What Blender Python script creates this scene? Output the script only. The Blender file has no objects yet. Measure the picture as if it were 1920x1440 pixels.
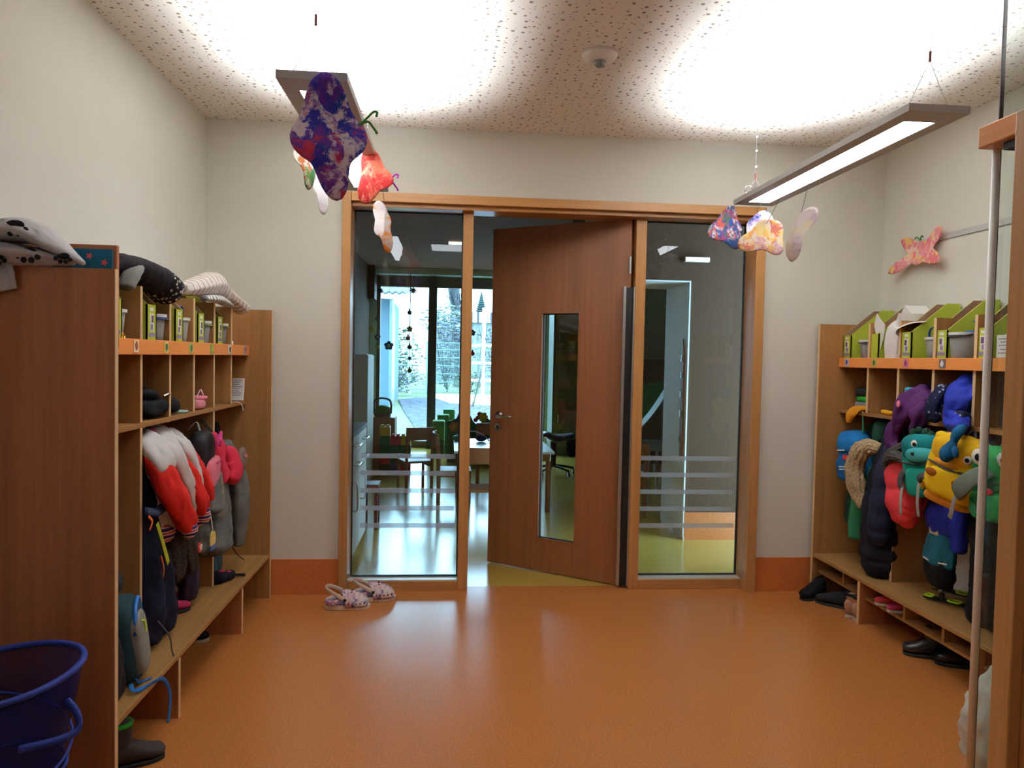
import bpy, bmesh, math, random
from mathutils import Vector, Matrix, noise
random.seed(7)
SC = bpy.context.scene
COL = SC.collection
PI = math.pi
# ------------------------------------------------------------------ camera
YAW, PITCH, ROLL, FPX, CAMZ = 0.0862, -0.0356, 0.0202, 1356.5, 1.38
fw = Vector((math.sin(YAW)*math.cos(PITCH), math.cos(YAW)*math.cos(PITCH), math.sin(PITCH)))
rt = Vector((math.cos(YAW), -math.sin(YAW), 0.0))
up = rt.cross(fw)
rt2 = rt*math.cos(ROLL)+up*math.sin(ROLL)
up2 = -rt*math.sin(ROLL)+up*math.cos(ROLL)
cd = bpy.data.cameras.new('camera')
cd.sensor_fit = 'HORIZONTAL'
cd.sensor_width = 36.0
cd.lens = FPX/1920*36.0
cd.clip_start = 0.05
cd.clip_end = 300
cam = bpy.data.objects.new('camera', cd)
COL.objects.link(cam)
cam.matrix_world = Matrix(((rt2.x, up2.x, -fw.x, 0), (rt2.y, up2.y, -fw.y, 0), (rt2.z, up2.z, -fw.z, CAMZ), (0, 0, 0, 1)))
SC.camera = cam
# ------------------------------------------------------------------ world, exposure
w = bpy.data.worlds.new('overcast_sky')
SC.world = w
w.use_nodes = True
bg = w.node_tree.nodes['Background']
bg.inputs[0].default_value = (0.43, 0.74, 1.0, 1)
bg.inputs[1].default_value = 13.0
SC.view_settings.view_transform = 'Standard'
SC.view_settings.look = 'None'
SC.view_settings.exposure = 0.0
SC.view_settings.gamma = 1.0
SC.view_settings.use_curve_mapping = False
LAMP_UP = 52.0      # watts of each pendant's upward panel
LAMP_DOWN = 11.0    # radiance of each pendant's diffuser
LAMP_COL = (0.87, 0.93, 1.0)
cy = SC.cycles
cy.max_bounces = 10
cy.diffuse_bounces = 5
cy.glossy_bounces = 5
cy.transmission_bounces = 6
cy.transparent_max_bounces = 24
cy.caustics_reflective = False
cy.caustics_refractive = False
cy.sample_clamp_indirect = 6.0
cy.use_denoising = True

# ------------------------------------------------------------------ materials
def lin(c):
    def f(v):
        v /= 255.0
        return v/12.92 if v <= 0.04045 else ((v+0.055)/1.055)**2.4
    return (f(c[0]), f(c[1]), f(c[2]), 1.0)
MC = {}
def base_mat(name, rough=0.6, metal=0.0, spec=0.5):
    m = bpy.data.materials.new(name); m.use_nodes = True
    nt = m.node_tree; b = nt.nodes['Principled BSDF']
    b.inputs['Roughness'].default_value = rough
    b.inputs['Metallic'].default_value = metal
    b.inputs['Specular IOR Level'].default_value = spec
    return m, nt, b
def nd(nt, t, **kw):
    n = nt.nodes.new(t)
    for k, v in kw.items():
        if k in n.inputs: n.inputs[k].default_value = v
        else: setattr(n, k, v)
    return n
def coords(nt, scale=(1, 1, 1), kind='Object', rot=(0, 0, 0)):
    tc = nd(nt, 'ShaderNodeTexCoord'); mp = nd(nt, 'ShaderNodeMapping')
    mp.inputs['Scale'].default_value = scale
    mp.inputs['Rotation'].default_value = rot
    nt.links.new(tc.outputs[kind], mp.inputs[0])
    return mp.outputs[0]
def ramp(nt, fac, stops, interp='LINEAR'):
    r = nd(nt, 'ShaderNodeValToRGB'); r.color_ramp.interpolation = interp
    e = r.color_ramp.elements
    while len(e) < len(stops): e.new(0.5)
    for i, (p, c) in enumerate(stops):
        e[i].position = p; e[i].color = c if len(c) == 4 else (*c, 1)
    nt.links.new(fac, r.inputs[0]); return r.outputs[0]
def add_bump(nt, b, h, strength=0.3, dist=0.002):
    bp = nd(nt, 'ShaderNodeBump', Strength=strength, Distance=dist)
    nt.links.new(h, bp.inputs['Height']); nt.links.new(bp.outputs[0], b.inputs['Normal'])
def sc3(c, k): return (min(1, c[0]*k), min(1, c[1]*k), min(1, c[2]*k), 1)
def plain(name, col, rough=0.6, metal=0.0, var=0.06, vs=9.0, bump=0.0, bs=120.0, spec=0.5):
    if name in MC: return MC[name]
    m, nt, b = base_mat(name, rough, metal, spec); c = lin(col)
    v = coords(nt)
    n = nd(nt, 'ShaderNodeTexNoise', Scale=vs, Detail=3.0); nt.links.new(v, n.inputs[0])
    o = ramp(nt, n.outputs[0], [(0.3, sc3(c, 1-var)), (0.7, sc3(c, 1+var))])
    nt.links.new(o, b.inputs['Base Color'])
    if bump:
        n2 = nd(nt, 'ShaderNodeTexNoise', Scale=bs, Detail=4.0); nt.links.new(v, n2.inputs[0])
        add_bump(nt, b, n2.outputs[0], bump)
    MC[name] = m; return m
def fabric(name, col, rough=0.9, var=0.18, bump=0.5, bs=260.0):
    return plain(name, col, rough, 0, var, 14, bump, bs, 0.2)
def fur(name, col):
    if name in MC: return MC[name]
    m, nt, b = base_mat(name, 0.95, 0, 0.1); c = lin(col)
    v = coords(nt)
    n = nd(nt, 'ShaderNodeTexNoise', Scale=90.0, Detail=6.0); nt.links.new(v, n.inputs[0])
    o = ramp(nt, n.outputs[0], [(0.3, sc3(c, 0.7)), (0.68, sc3(c, 1.2))])
    nt.links.new(o, b.inputs['Base Color']); add_bump(nt, b, n.outputs[0], 1.0, 0.01)
    MC[name] = m; return m
def wood(name, col, axis='z', rough=0.42, contrast=0.22, scale=1.0):
    key = name+axis
    if key in MC: return MC[key]
    m, nt, b = base_mat(name, rough, 0, 0.45); c = lin(col)
    s = {'z': (38, 38, 1.3), 'y': (38, 1.3, 38), 'x': (1.3, 38, 38)}[axis]
    s2 = {'z': (300, 300, 9), 'y': (300, 9, 300), 'x': (9, 300, 300)}[axis]
    s3 = {'z': (7, 7, .5), 'y': (7, .5, 7), 'x': (.5, 7, 7)}[axis]
    outs = []
    for ss in (s, s2, s3):
        v = coords(nt, tuple(q*scale for q in ss)); n = nd(nt, 'ShaderNodeTexNoise', Scale=1.0, Detail=4.0, Distortion=0.15)
        nt.links.new(v, n.inputs[0]); outs.append(n.outputs[0])
    a = nd(nt, 'ShaderNodeMath', operation='MULTIPLY'); a.inputs[1].default_value = 0.4; nt.links.new(outs[0], a.inputs[0])
    a2 = nd(nt, 'ShaderNodeMath', operation='MULTIPLY_ADD'); a2.inputs[1].default_value = 0.25
    nt.links.new(outs[1], a2.inputs[0]); nt.links.new(a.outputs[0], a2.inputs[2])
    a3 = nd(nt, 'ShaderNodeMath', operation='MULTIPLY_ADD'); a3.inputs[1].default_value = 0.35
    nt.links.new(outs[2], a3.inputs[0]); nt.links.new(a2.outputs[0], a3.inputs[2])
    o = ramp(nt, a3.outputs[0], [(0.36, sc3(c, 1-contrast)), (0.5, c), (0.64, sc3(c, 1+contrast))])
    nt.links.new(o, b.inputs['Base Color']); add_bump(nt, b, outs[1], 0.08, 0.001)
    MC[key] = m; return m
def emis(name, col, s):
    if name in MC: return MC[name]
    m, nt, b = base_mat(name)
    b.inputs['Base Color'].default_value = (0.8, 0.8, 0.8, 1)
    b.inputs['Emission Color'].default_value = col; b.inputs['Emission Strength'].default_value = s
    MC[name] = m; return m
def glassy(name, tint=(0.93, 0.97, 0.96), film=0.0, filmcol=(0.8, 0.85, 0.9), ior=1.5):
    if name in MC: return MC[name]
    m = bpy.data.materials.new(name); m.use_nodes = True; nt = m.node_tree; nt.nodes.clear()
    out = nd(nt, 'ShaderNodeOutputMaterial'); tr = nd(nt, 'ShaderNodeBsdfTransparent'); tr.inputs[0].default_value = (*tint, 1)
    gl = nd(nt, 'ShaderNodeBsdfGlossy', Roughness=0.0); fr = nd(nt, 'ShaderNodeFresnel', IOR=ior)
    mx = nd(nt, 'ShaderNodeMixShader'); L = nt.links
    ge = nd(nt, 'ShaderNodeNewGeometry'); iv = nd(nt, 'ShaderNodeMath', operation='SUBTRACT'); iv.inputs[0].default_value = 1.0; L.new(ge.outputs['Backfacing'], iv.inputs[1])
    mf = nd(nt, 'ShaderNodeMath', operation='MULTIPLY', use_clamp=True); L.new(fr.outputs[0], mf.inputs[0]); L.new(iv.outputs[0], mf.inputs[1])
    mg = nd(nt, 'ShaderNodeMath', operation='MULTIPLY', use_clamp=True); mg.inputs[1].default_value = 1.7; L.new(mf.outputs[0], mg.inputs[0]); fr = mg
    L.new(fr.outputs[0], mx.inputs[0]); L.new(tr.outputs[0], mx.inputs[1]); L.new(gl.outputs[0], mx.inputs[2])
    last = mx.outputs[0]
    if film:
        df = nd(nt, 'ShaderNodeBsdfDiffuse'); df.inputs[0].default_value = (*filmcol, 1)
        tl = nd(nt, 'ShaderNodeBsdfTranslucent'); tl.inputs[0].default_value = (*filmcol, 1)
        m2 = nd(nt, 'ShaderNodeMixShader'); m2.inputs[0].default_value = 0.5
        L.new(df.outputs[0], m2.inputs[1]); L.new(tl.outputs[0], m2.inputs[2])
        m3 = nd(nt, 'ShaderNodeMixShader'); m3.inputs[0].default_value = film
        L.new(last, m3.inputs[1]); L.new(m2.outputs[0], m3.inputs[2]); last = m3.outputs[0]
    L.new(last, out.inputs[0]); MC[name] = m; return m
def stripes(name, cols, axis='z', period=0.03, rough=0.85):
    """repeating colour bands along one object axis"""
    if name in MC: return MC[name]
    m, nt, b = base_mat(name, rough, 0, 0.2)
    v = coords(nt); sp = nd(nt, 'ShaderNodeSeparateXYZ'); nt.links.new(v, sp.inputs[0])
    mu = nd(nt, 'ShaderNodeMath', operation='MULTIPLY'); mu.inputs[1].default_value = 1.0/period
    nt.links.new(sp.outputs['xyz'.index(axis)], mu.inputs[0])
    fr = nd(nt, 'ShaderNodeMath', operation='FRACT'); nt.links.new(mu.outputs[0], fr.inputs[0])
    st = [(i/len(cols), lin(c)) for i, c in enumerate(cols)]
    o = ramp(nt, fr.outputs[0], st, 'CONSTANT'); nt.links.new(o, b.inputs['Base Color'])
    MC[name] = m; return m
def painted(name, paper, cols, scale=14.0, cover=0.5, seed=0.0, trans=0.25):
    """child's paint dabs on white paper"""
    if name in MC: return MC[name]
    m, nt, b = base_mat(name, 0.75, 0, 0.2); L = nt.links
    v = coords(nt); add = nd(nt, 'ShaderNodeVectorMath', operation='ADD'); add.inputs[1].default_value = (seed, seed*1.7, seed*0.3)
    L.new(v, add.inputs[0]); cur = None
    for i, c in enumerate(cols):
        n = nd(nt, 'ShaderNodeTexNoise', Scale=scale*(1+0.25*(i % 3)), Detail=7.0, Roughness=0.68, Distortion=0.6)
        a2 = nd(nt, 'ShaderNodeVectorMath', operation='ADD'); a2.inputs[1].default_value = (i*7.3, i*3.1, i*5.7)
        L.new(add.outputs[0], a2.inputs[0]); L.new(a2.outputs[0], n.inputs[0])
        t = 0.52+0.24*(0.5-cover)+0.02*i
        f = ramp(nt, n.outputs[0], [(t-0.02, (0, 0, 0)), (t+0.03, (1, 1, 1))])
        mx = nd(nt, 'ShaderNodeMix', data_type='RGBA'); L.new(f, mx.inputs[0])
        if cur is None: mx.inputs[6].default_value = lin(paper)
        else: L.new(cur, mx.inputs[6])
        mx.inputs[7].default_value = lin(c); cur = mx.outputs[2]
    L.new(cur, b.inputs['Base Color'])
    if trans:
        tl = nd(nt, 'ShaderNodeBsdfTranslucent'); L.new(cur, tl.inputs[0])
        ms = nd(nt, 'ShaderNodeMixShader'); ms.inputs[0].default_value = trans
        out = nt.nodes['Material Output']; L.new(b.outputs[0], ms.inputs[1]); L.new(tl.outputs[0], ms.inputs[2]); L.new(ms.outputs[0], out.inputs[0])
    MC[name] = m; return m
def spots(name, basec, spotc, scale=9.0, size=0.3, seed=0.0, rough=0.9):
    if name in MC: return MC[name]
    m, nt, b = base_mat(name, rough, 0, 0.15); L = nt.links
    v = coords(nt); a = nd(nt, 'ShaderNodeVectorMath', operation='ADD'); a.inputs[1].default_value = (seed, seed, seed); L.new(v, a.inputs[0])
    vo = nd(nt, 'ShaderNodeTexVoronoi', Scale=scale); L.new(a.outputs[0], vo.inputs[0])
    o = ramp(nt, vo.outputs['Distance'], [(size, lin(spotc)), (size+0.05, lin(basec))])
    L.new(o, b.inputs['Base Color']); MC[name] = m; return m

def ceiling_mat():
    m, nt, b = base_mat('perforated_plaster', 0.9, 0, 0.1); L = nt.links
    b.inputs['Base Color'].default_value = lin((236, 230, 220))
    facs = []
    for sc, r0, r1, off in ((21.0, 0.05, 0.17, 0.0), (25.0, 0.02, 0.11, 4.3)):
        tc = nd(nt, 'ShaderNodeTexCoord'); mp = nd(nt, 'ShaderNodeMapping'); mp.inputs['Location'].default_value = (off, off, 0)
        L.new(tc.outputs['Object'], mp.inputs[0])
        vo = nd(nt, 'ShaderNodeTexVoronoi', Scale=sc, voronoi_dimensions='2D', Randomness=0.75); L.new(mp.outputs[0], vo.inputs['Vector'])
        sp = nd(nt, 'ShaderNodeSeparateColor'); L.new(vo.outputs['Color'], sp.inputs[0])
        mr = nd(nt, 'ShaderNodeMapRange'); mr.inputs[3].default_value = r0; mr.inputs[4].default_value = r1; L.new(sp.outputs[0], mr.inputs[0])
        lt = nd(nt, 'ShaderNodeMath', operation='LESS_THAN'); L.new(vo.outputs['Distance'], lt.inputs[0]); L.new(mr.outputs[0], lt.inputs[1])
        facs.append(lt.outputs[0])
    mx = nd(nt, 'ShaderNodeMath', operation='MAXIMUM'); L.new(facs[0], mx.inputs[0]); L.new(facs[1], mx.inputs[1])
    mc = nd(nt, 'ShaderNodeMix', data_type='RGBA'); L.new(mx.outputs[0], mc.inputs[0])
    mc.inputs[6].default_value = lin((236, 230, 220)); mc.inputs[7].default_value = lin((150, 135, 120))
    L.new(mc.outputs[2], b.inputs['Base Color'])
    return m
def lino(name, col, rough=0.2, speck=0.14):
    m, nt, b = base_mat(name, rough, 0, 0.85); c = lin(col); L = nt.links
    v = coords(nt); n = nd(nt, 'ShaderNodeTexNoise', Scale=140.0, Detail=4.0); L.new(v, n.inputs[0])
    o = ramp(nt, n.outputs[0], [(0.35, sc3(c, 1-speck)), (0.65, sc3(c, 1+speck))]); L.new(o, b.inputs['Base Color'])
    add_bump(nt, b, n.outputs[0], 0.04, 0.001)
    return m
WALLM = plain('white_wall_paint', (228, 227, 217), 0.9, var=0.015, vs=3, bump=0.12, bs=180, spec=0.2)
OAK = lambda a='z': wood('light_oak', (150, 106, 60), a)
OAKD = lambda a='z': wood('reddish_veneer', (148, 92, 52), a)
DOORW = lambda a='z': wood('red_brown_veneer', (134, 82, 48), a, contrast=0.16)
FRAMEW = lambda a='z': wood('golden_oak_frame', (178, 128, 76), a, 0.35)
EDGE = wood('pale_plywood_edge', (222, 190, 145), 'z', 0.5, 0.1)
ORANGE = plain('orange_laminate', (235, 150, 76), 0.45, var=0.02)
ALU = plain('brushed_aluminium', (190, 190, 190), 0.35, 0.9, 0.03)
GREYM = plain('grey_lacquered_metal', (172, 170, 168), 0.5, 0.0, 0.02)
WHITEP = plain('white_plastic', (232, 230, 224), 0.4, var=0.02)
BLACKP = plain('black_plastic', (18, 18, 20), 0.4, var=0.05)
CHROME = plain('steel', (205, 205, 205), 0.2, 1.0, 0.02)
PAPER = plain('white_paper', (240, 238, 234), 0.8, var=0.02)

# ------------------------------------------------------------------ mesh helpers
ORG = {}
ROTM = {}
def setp(o, label=None, cat=None, group=None, kind=None):
    if label: o['label'] = label
    if cat: o['category'] = cat
    if group: o['group'] = group
    if kind: o['kind'] = kind
    return o
def thing(name, loc, label, cat, group=None):
    o = bpy.data.objects.new(name, None); COL.objects.link(o)
    o.empty_display_size = 0.05; o.location = loc; ORG[o.name] = Vector(loc)
    return setp(o, label, cat, group)
def sgn(v, e): return math.copysign(abs(v)**e, v)
def cr(p0, p1, p2, p3, t):
    return 0.5*((2*p1)+(-p0+p2)*t+(2*p0-5*p1+4*p2-p3)*t*t+(-p0+3*p1-3*p2+p3)*t**3)
def spline(pts, n):
    P = [Vector(p) for p in pts]; P = [P[0]*2-P[1]]+P+[P[-1]*2-P[-2]]; out = []
    for i in range(1, len(P)-2):
        for k in range(n): out.append(cr(P[i-1], P[i], P[i+1], P[i+2], k/n))
    out.append(P[-2]); return out
class MB:
    def __init__(s, xf=None):
        s.bm = bmesh.new(); s.xf = xf
    def box(s, x0, x1, y0, y1, z0, z1):
        v = [s.bm.verts.new(p) for p in ((x0, y0, z0), (x1, y0, z0), (x1, y1, z0), (x0, y1, z0), (x0, y0, z1), (x1, y0, z1), (x1, y1, z1), (x0, y1, z1))]
        for f in ((3, 2, 1, 0), (4, 5, 6, 7), (0, 1, 5, 4), (1, 2, 6, 5), (2, 3, 7, 6), (3, 0, 4, 7)): s.bm.faces.new([v[i] for i in f])
        return s
    def rings(s, R, cap=True, closed=False):
        V = [[s.bm.verts.new(p) for p in r] for r in R]; n = len(R[0])
        m = len(V)
        for i in range(m if closed else m-1):
            a, b = V[i], V[(i+1) % m]
            for k in range(n): s.bm.faces.new((a[k], a[(k+1) % n], b[(k+1) % n], b[k]))
        if cap and not closed:
            s.bm.faces.new(V[0][::-1]); s.bm.faces.new(V[-1])
        return s
    def limb(s, pts, r, ref=(0, 1, 0), seg=16, steps=5, fold=0.0, nf=5, seed=0, rnd=True, quilt=0, qa=0.12, box=1.0, closed=False):
        """tapered elliptical sweep along a spline; r = list of (ra, rb) or floats"""
        rr = [(q, q) if not isinstance(q, (tuple, list)) else q for q in (r if isinstance(r, (list,)) else [r]*len(pts))]
        if fold: steps = int(steps*2); seg = int(seg*1.6)
        P = spline(pts, steps); Q = spline([(a, b, 0) for a, b in rr], steps); R = []; N = len(P); ref = Vector(ref)
        a_prev = None
        for i, p in enumerate(P):
            t = (P[min(i+1, N-1)]-P[max(i-1, 0)])
            if t.length < 1e-9: t = Vector((0, 0, 1))
            t.normalize()
            a = ref-t*ref.dot(t)
            if a.length < 0.15 and a_prev is not None: a = a_prev-t*a_prev.dot(t)
            if a.length < 1e-6: a = t.orthogonal()
            a.normalize(); a_prev = a; b = t.cross(a); u = i/(N-1)
            ra, rb = Q[i].x, Q[i].y; k = 1.0
            if quilt: k += qa*(abs(math.sin(PI*u*quilt))-0.6)
            ring = []
            for j in range(seg):
                th = 2*PI*j/seg; c, d = math.cos(th), math.sin(th)
                if box != 1.0: c, d = sgn(c, box), sgn(d, box)
                m = k
                if fold:
                    q = p+a*(ra*c)+b*(rb*d)
                    w1 = noise.noise(q*9+Vector((seed, 0, 0))); w2 = noise.noise(Vector((q.x*26+seed, q.y*26, q.z*13))); w3 = noise.noise(q*55)
                    m += fold*(0.5*math.sin(nf*th+seed+2.2*u*math.sin(seed))+1.2*w1+0.95*(0.35-abs(w2)*1.8)+0.35*w3)
                ring.append(p+a*(ra*c*m)+b*(rb*d*m))
            R.append(ring)
        if rnd and not closed:
            for end, nb in ((0, 1), (-1, -2)):
                c0 = sum(R[end], Vector())/seg; dirv = (c0-sum(R[nb], Vector())/seg); 
                if dirv.length > 1e-9: dirv.normalize()
                w0 = min(rr[end][0], rr[end][1])
                extra = [[c0+(p-c0)*0.8+dirv*w0*0.32 for p in R[end]], [c0+(p-c0)*0.4+dirv*w0*0.52 for p in R[end]]]
                if end == 0: R = extra[::-1]+R
                else: R = R+extra
        return s.rings(R, True, closed)
    def tube(s, pts, r, seg=8, steps=4, closed=False):
        return s.limb(pts, [r]*len(pts) if not isinstance(r, list) else r, seg=seg, steps=steps, rnd=False, ref=(0.3, 0.7, 0.6), closed=closed)
    def wire(s, pts, r, seg=6):
        return s.limb(pts, [r]*len(pts), seg=seg, steps=1, rnd=False, ref=(0.31, 0.7, 0.64))
    def cyl(s, p0, p1, r0, r1=None, seg=20):
        r1 = r0 if r1 is None else r1; p0 = Vector(p0); p1 = Vector(p1); t = (p1-p0).normalized(); a = t.orthogonal().normalized(); b = t.cross(a)
        return s.rings([[p+(a*math.cos(2*PI*k/seg)+b*math.sin(2*PI*k/seg))*r for k in range(seg)] for p, r in ((p0, r0), (p1, r1))])
    def sell(s, c, r, e1=1.0, e2=1.0, nu=24, nv=14, noi=0.0, nsc=6.0, seed=0.0, rot=None):
        """super-ellipsoid"""
        c = Vector(c); R = []
        for i in range(1, nv):
            ph = -PI/2+PI*i/nv; ring = []
            for j in range(nu):
                th = 2*PI*j/nu
                p = Vector((r[0]*sgn(math.cos(ph), e1)*sgn(math.cos(th), e2), r[1]*sgn(math.cos(ph), e1)*sgn(math.sin(th), e2), r[2]*sgn(math.sin(ph), e1)))
                if noi: p *= 1+noi*noise.noise(p*nsc+Vector((seed, seed, seed)))
                if rot: p = rot @ p
                ring.append(c+p)
            R.append(ring)
        return s.rings(R)
    def prism(s, poly, h, axis='z', base=0.0):
        """extrude a 2-D outline: axis names the extrusion direction"""
        def pt(a, b, q): return {'z': (a, b, q), 'x': (q, a, b), 'y': (a, q, b)}[axis]
        lo = [s.bm.verts.new(pt(a, b, base)) for a, b in poly]; hi = [s.bm.verts.new(pt(a, b, base+h)) for a, b in poly]; n = len(poly)
        s.bm.faces.new(lo[::-1]); s.bm.faces.new(hi)
        for k in range(n): s.bm.faces.new((lo[k], lo[(k+1) % n], hi[(k+1) % n], hi[k]))
        return s
    def lathe(s, prof, c=(0, 0, 0), seg=32):
        R = [[(c[0]+r*math.cos(2*PI*k/seg), c[1]+r*math.sin(2*PI*k/seg), c[2]+z) for k in range(seg)] for r, z in prof]
        return s.rings(R)
    def build(s, name, mat, parent=None, smooth=False, bevel=0.0, solid=0.0, sub=0, label=None, org=None):
        bm = s.bm
        if s.xf is not None: bmesh.ops.transform(bm, matrix=s.xf, verts=bm.verts)
        bmesh.ops.recalc_face_normals(bm, faces=bm.faces)
        if parent is not None: o0 = ORG[parent.name]
        elif org is not None: o0 = Vector(org)
        else:
            xs = [v.co.x for v in bm.verts]; ys = [v.co.y for v in bm.verts]; zs = [v.co.z for v in bm.verts]
            o0 = Vector(((min(xs)+max(xs))/2, (min(ys)+max(ys))/2, min(zs)))
        bmesh.ops.translate(bm, vec=-o0, verts=bm.verts)
        me = bpy.data.meshes.new(name); bm.to_mesh(me); bm.free()
        if smooth: me.polygons.foreach_set('use_smooth', [True]*len(me.polygons))
        me.materials.append(mat)
        o = bpy.data.objects.new(name, me); COL.objects.link(o)
        if parent is not None: o.parent = parent
        else: o.location = o0
        ORG[o.name] = o0
        if bevel:
            md = o.modifiers.new('bevel', 'BEVEL'); md.width = bevel; md.segments = 2; md.limit_method = 'ANGLE'
        if solid:
            md = o.modifiers.new('solid', 'SOLIDIFY'); md.thickness = solid; md.offset = 0
        if sub:
            md = o.modifiers.new('sub', 'SUBSURF'); md.levels = sub; md.render_levels = sub
        if label: o['label'] = label
        return o
def st(o, label=None): o['kind'] = 'structure'; return o
def copy_tree(o, parent=None):
    c = o.copy(); COL.objects.link(c)
    if parent is not None: c.parent = parent
    ORG[c.name] = ORG.get(o.name, Vector())
    for ch in list(o.children): copy_tree(ch, c)
    return c
def XF(loc, yaw=0.0, tilt=0.0, roll=0.0, s=1.0):
    return Matrix.Translation(loc) @ Matrix.Rotation(yaw, 4, 'Z') @ Matrix.Rotation(tilt, 4, 'Y') @ Matrix.Rotation(roll, 4, 'X') @ Matrix.Scale(s, 4)

# ------------------------------------------------------------------ room shell
XL, XR, YB, H = -1.375, 2.6, 4.2, 2.677
YF = -2.6
FLOORM = lino('orange_linoleum', (184, 116, 60), 0.25)
YFLOOR = lino('yellow_linoleum', (190, 160, 75), 0.17)
SKIRT = lino('orange_linoleum_skirting', (198, 112, 58), 0.35)
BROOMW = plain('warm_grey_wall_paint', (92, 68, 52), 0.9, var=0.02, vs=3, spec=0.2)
st(MB().box(XL-.1, XR+.1, YF, 4.32, -.1, 0).build('floor', FLOORM))
st(MB().box(-1.35, 4.2, 4.32, 11.05, -.1, 0).build('floor', YFLOOR))
st(MB().box(XL-.1, XR+.1, YF, YB, H, H+.12).build('ceiling', ceiling_mat(), org=(0, 0, H)))
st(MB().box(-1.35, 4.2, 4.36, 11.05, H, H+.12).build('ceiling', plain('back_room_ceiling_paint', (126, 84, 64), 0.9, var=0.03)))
st(MB().box(XL-.12, XL, YF, YB+.16, 0, H+.12).build('wall_left', WALLM))
st(MB().box(XR, XR+.12, YF, YB+.16, 0, H+.12).build('wall_right', WALLM))
st(MB().box(XL, XR, YF-.12, YF, 0, H).build('wall_front', WALLM))
b = MB(); b.box(XL, -.6, YB, YB+.16, 0, H+.12); b.box(1.84, XR, YB, YB+.16, 0, H+.12); b.box(-.6, 1.84, YB, YB+.16, 2.29, H+.12)
st(b.build('wall_back', WALLM))
def skirt(x0, x1, y0, y1, name, h=.205):
    st(MB().box(x0, x1, y0, y1, 0, h).build(name, SKIRT, bevel=.002))
skirt(XL, -.617, YB-.006, YB, 'baseboard_back')
skirt(1.855, XR, YB-.006, YB, 'baseboard_back')
skirt(XL, XL+.006, YF, YB-.006, 'baseboard_left')
skirt(XR-.006, XR, YF, YB-.006, 'baseboard_right')
# back room walls
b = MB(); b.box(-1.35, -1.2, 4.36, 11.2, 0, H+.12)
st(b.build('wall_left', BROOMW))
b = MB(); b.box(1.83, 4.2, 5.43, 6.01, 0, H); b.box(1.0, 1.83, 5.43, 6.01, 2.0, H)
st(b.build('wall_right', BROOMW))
st(MB().box(3.6, 4.2, 6.01, 11.05, 0, H).build('wall_right', plain('teal_daylight_wall', (200, 226, 222), 0.9, var=0.02)))  # teal of the bluish daylight is put into the wall colour
b = MB(); b.box(-1.2, -1.1, 11.0, 11.2, 0, H+.12); b.box(1.46, 4.2, 11.0, 11.2, 0, H+.12); b.box(-1.1, 1.46, 11.0, 11.2, 2.58, H+.12)
st(b.build('wall_back', plain('pale_teal_daylight_wall', (208, 230, 226), 0.9, var=0.02)))  # same bluish daylight tint mixed into this wall's colour
st(MB().box(1.83, 3.6, 5.422, 5.43, 0, .215).build('baseboard_right', SKIRT))
st(MB().box(1.822, 1.83, 5.422, 6.01, 0, .02).build('baseboard_right', WHITEP))
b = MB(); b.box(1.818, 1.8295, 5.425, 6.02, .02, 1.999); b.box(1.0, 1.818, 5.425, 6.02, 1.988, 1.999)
st(b.build('trim_3', plain('reveal_brightening_white', (236, 238, 240), .6, var=.02)))  # white panel added to brighten the reveal of the opening
# ---- glazed screen with door
def empty_struct(name, loc):
    o = bpy.data.objects.new(name, None); COL.objects.link(o); o.location = loc; ORG[o.name] = Vector(loc); o['kind'] = 'structure'; return o
W1 = empty_struct('window_1', (.62, 4.25, 0))
b = MB(); b.box(-.617, -.568, 4.165, 4.2, 0, 2.302); b.box(-.6, -.568, 4.2, 4.36, 0, 2.29)
b.build('side_casing', FRAMEW('z'), W1, bevel=.003)
b = MB(); b.box(1.795, 1.853, 4.165, 4.2, 0, 2.302); b.box(1.795, 1.838, 4.2, 4.36, 0, 2.29)
b.build('side_casing', FRAMEW('z'), W1, bevel=.003)
b = MB(); b.box(-.568, 1.795, 4.168, 4.2, 2.25, 2.302); b.box(-.568, 1.795, 4.2, 4.36, 2.225, 2.29)
b.build('head_casing', wood('golden_oak_frame', (178, 128, 76), 'x', 0.28), W1, bevel=.003)
b = MB(); b.box(.065, .125, 4.25, 4.34, 0, 2.225); b.build('mullion', FRAMEW('z'), W1, bevel=.004)
b = MB(); b.box(1.092, 1.156, 4.25, 4.34, 0, 2.225); b.build('mullion', FRAMEW('z'), W1, bevel=.004)
for x0, x1 in ((-.568, .065), (1.156, 1.795)):
    MB().box(x0, x1, 4.25, 4.36, 0, .056).build('bottom_rail', wood('golden_oak_frame', (178, 128, 76), 'x', 0.3), W1, bevel=.003)
    MB().box(x0, x1, 4.256, 4.325, .056, .062).build('sill_strip', plain('pale_aluminium_strip', (225, 222, 212), 0.35, 0.3, 0.02), W1)
GL = glassy('clear_glass')
SEAL = plain('dark_rubber_seal', (15, 20, 28), 0.6, var=.05)
FILM = glassy('frosted_film', (0.9, 0.93, 0.95), 0.42, (0.75, 0.8, 0.88))
for i, (x0, x1, s0, s1) in enumerate(((-.568, .065, -.515, .04), (1.156, 1.795, 1.165, 1.775))):
    g = MB().box(x0, x1, 4.328, 4.334, .062, 2.225).build('glass_pane', GL, W1)
    b = MB(); b.box(x0, x0+.007, 4.322, 4.34, .062, 2.225); b.box(x1-.007, x1, 4.322, 4.34, .062, 2.225); b.box(x0+.007, x1-.007, 4.322, 4.34, .062, .069); b.box(x0+.007, x1-.007, 4.322, 4.34, 2.218, 2.225)
    b.build('rubber_seal', SEAL, g)
    for z in (.785, .683, .578, .473, .369):
        MB().box(s0, s1, 4.3265, 4.3278, z-.014, z+.014).build('frosted_stripe', FILM, g)
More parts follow.
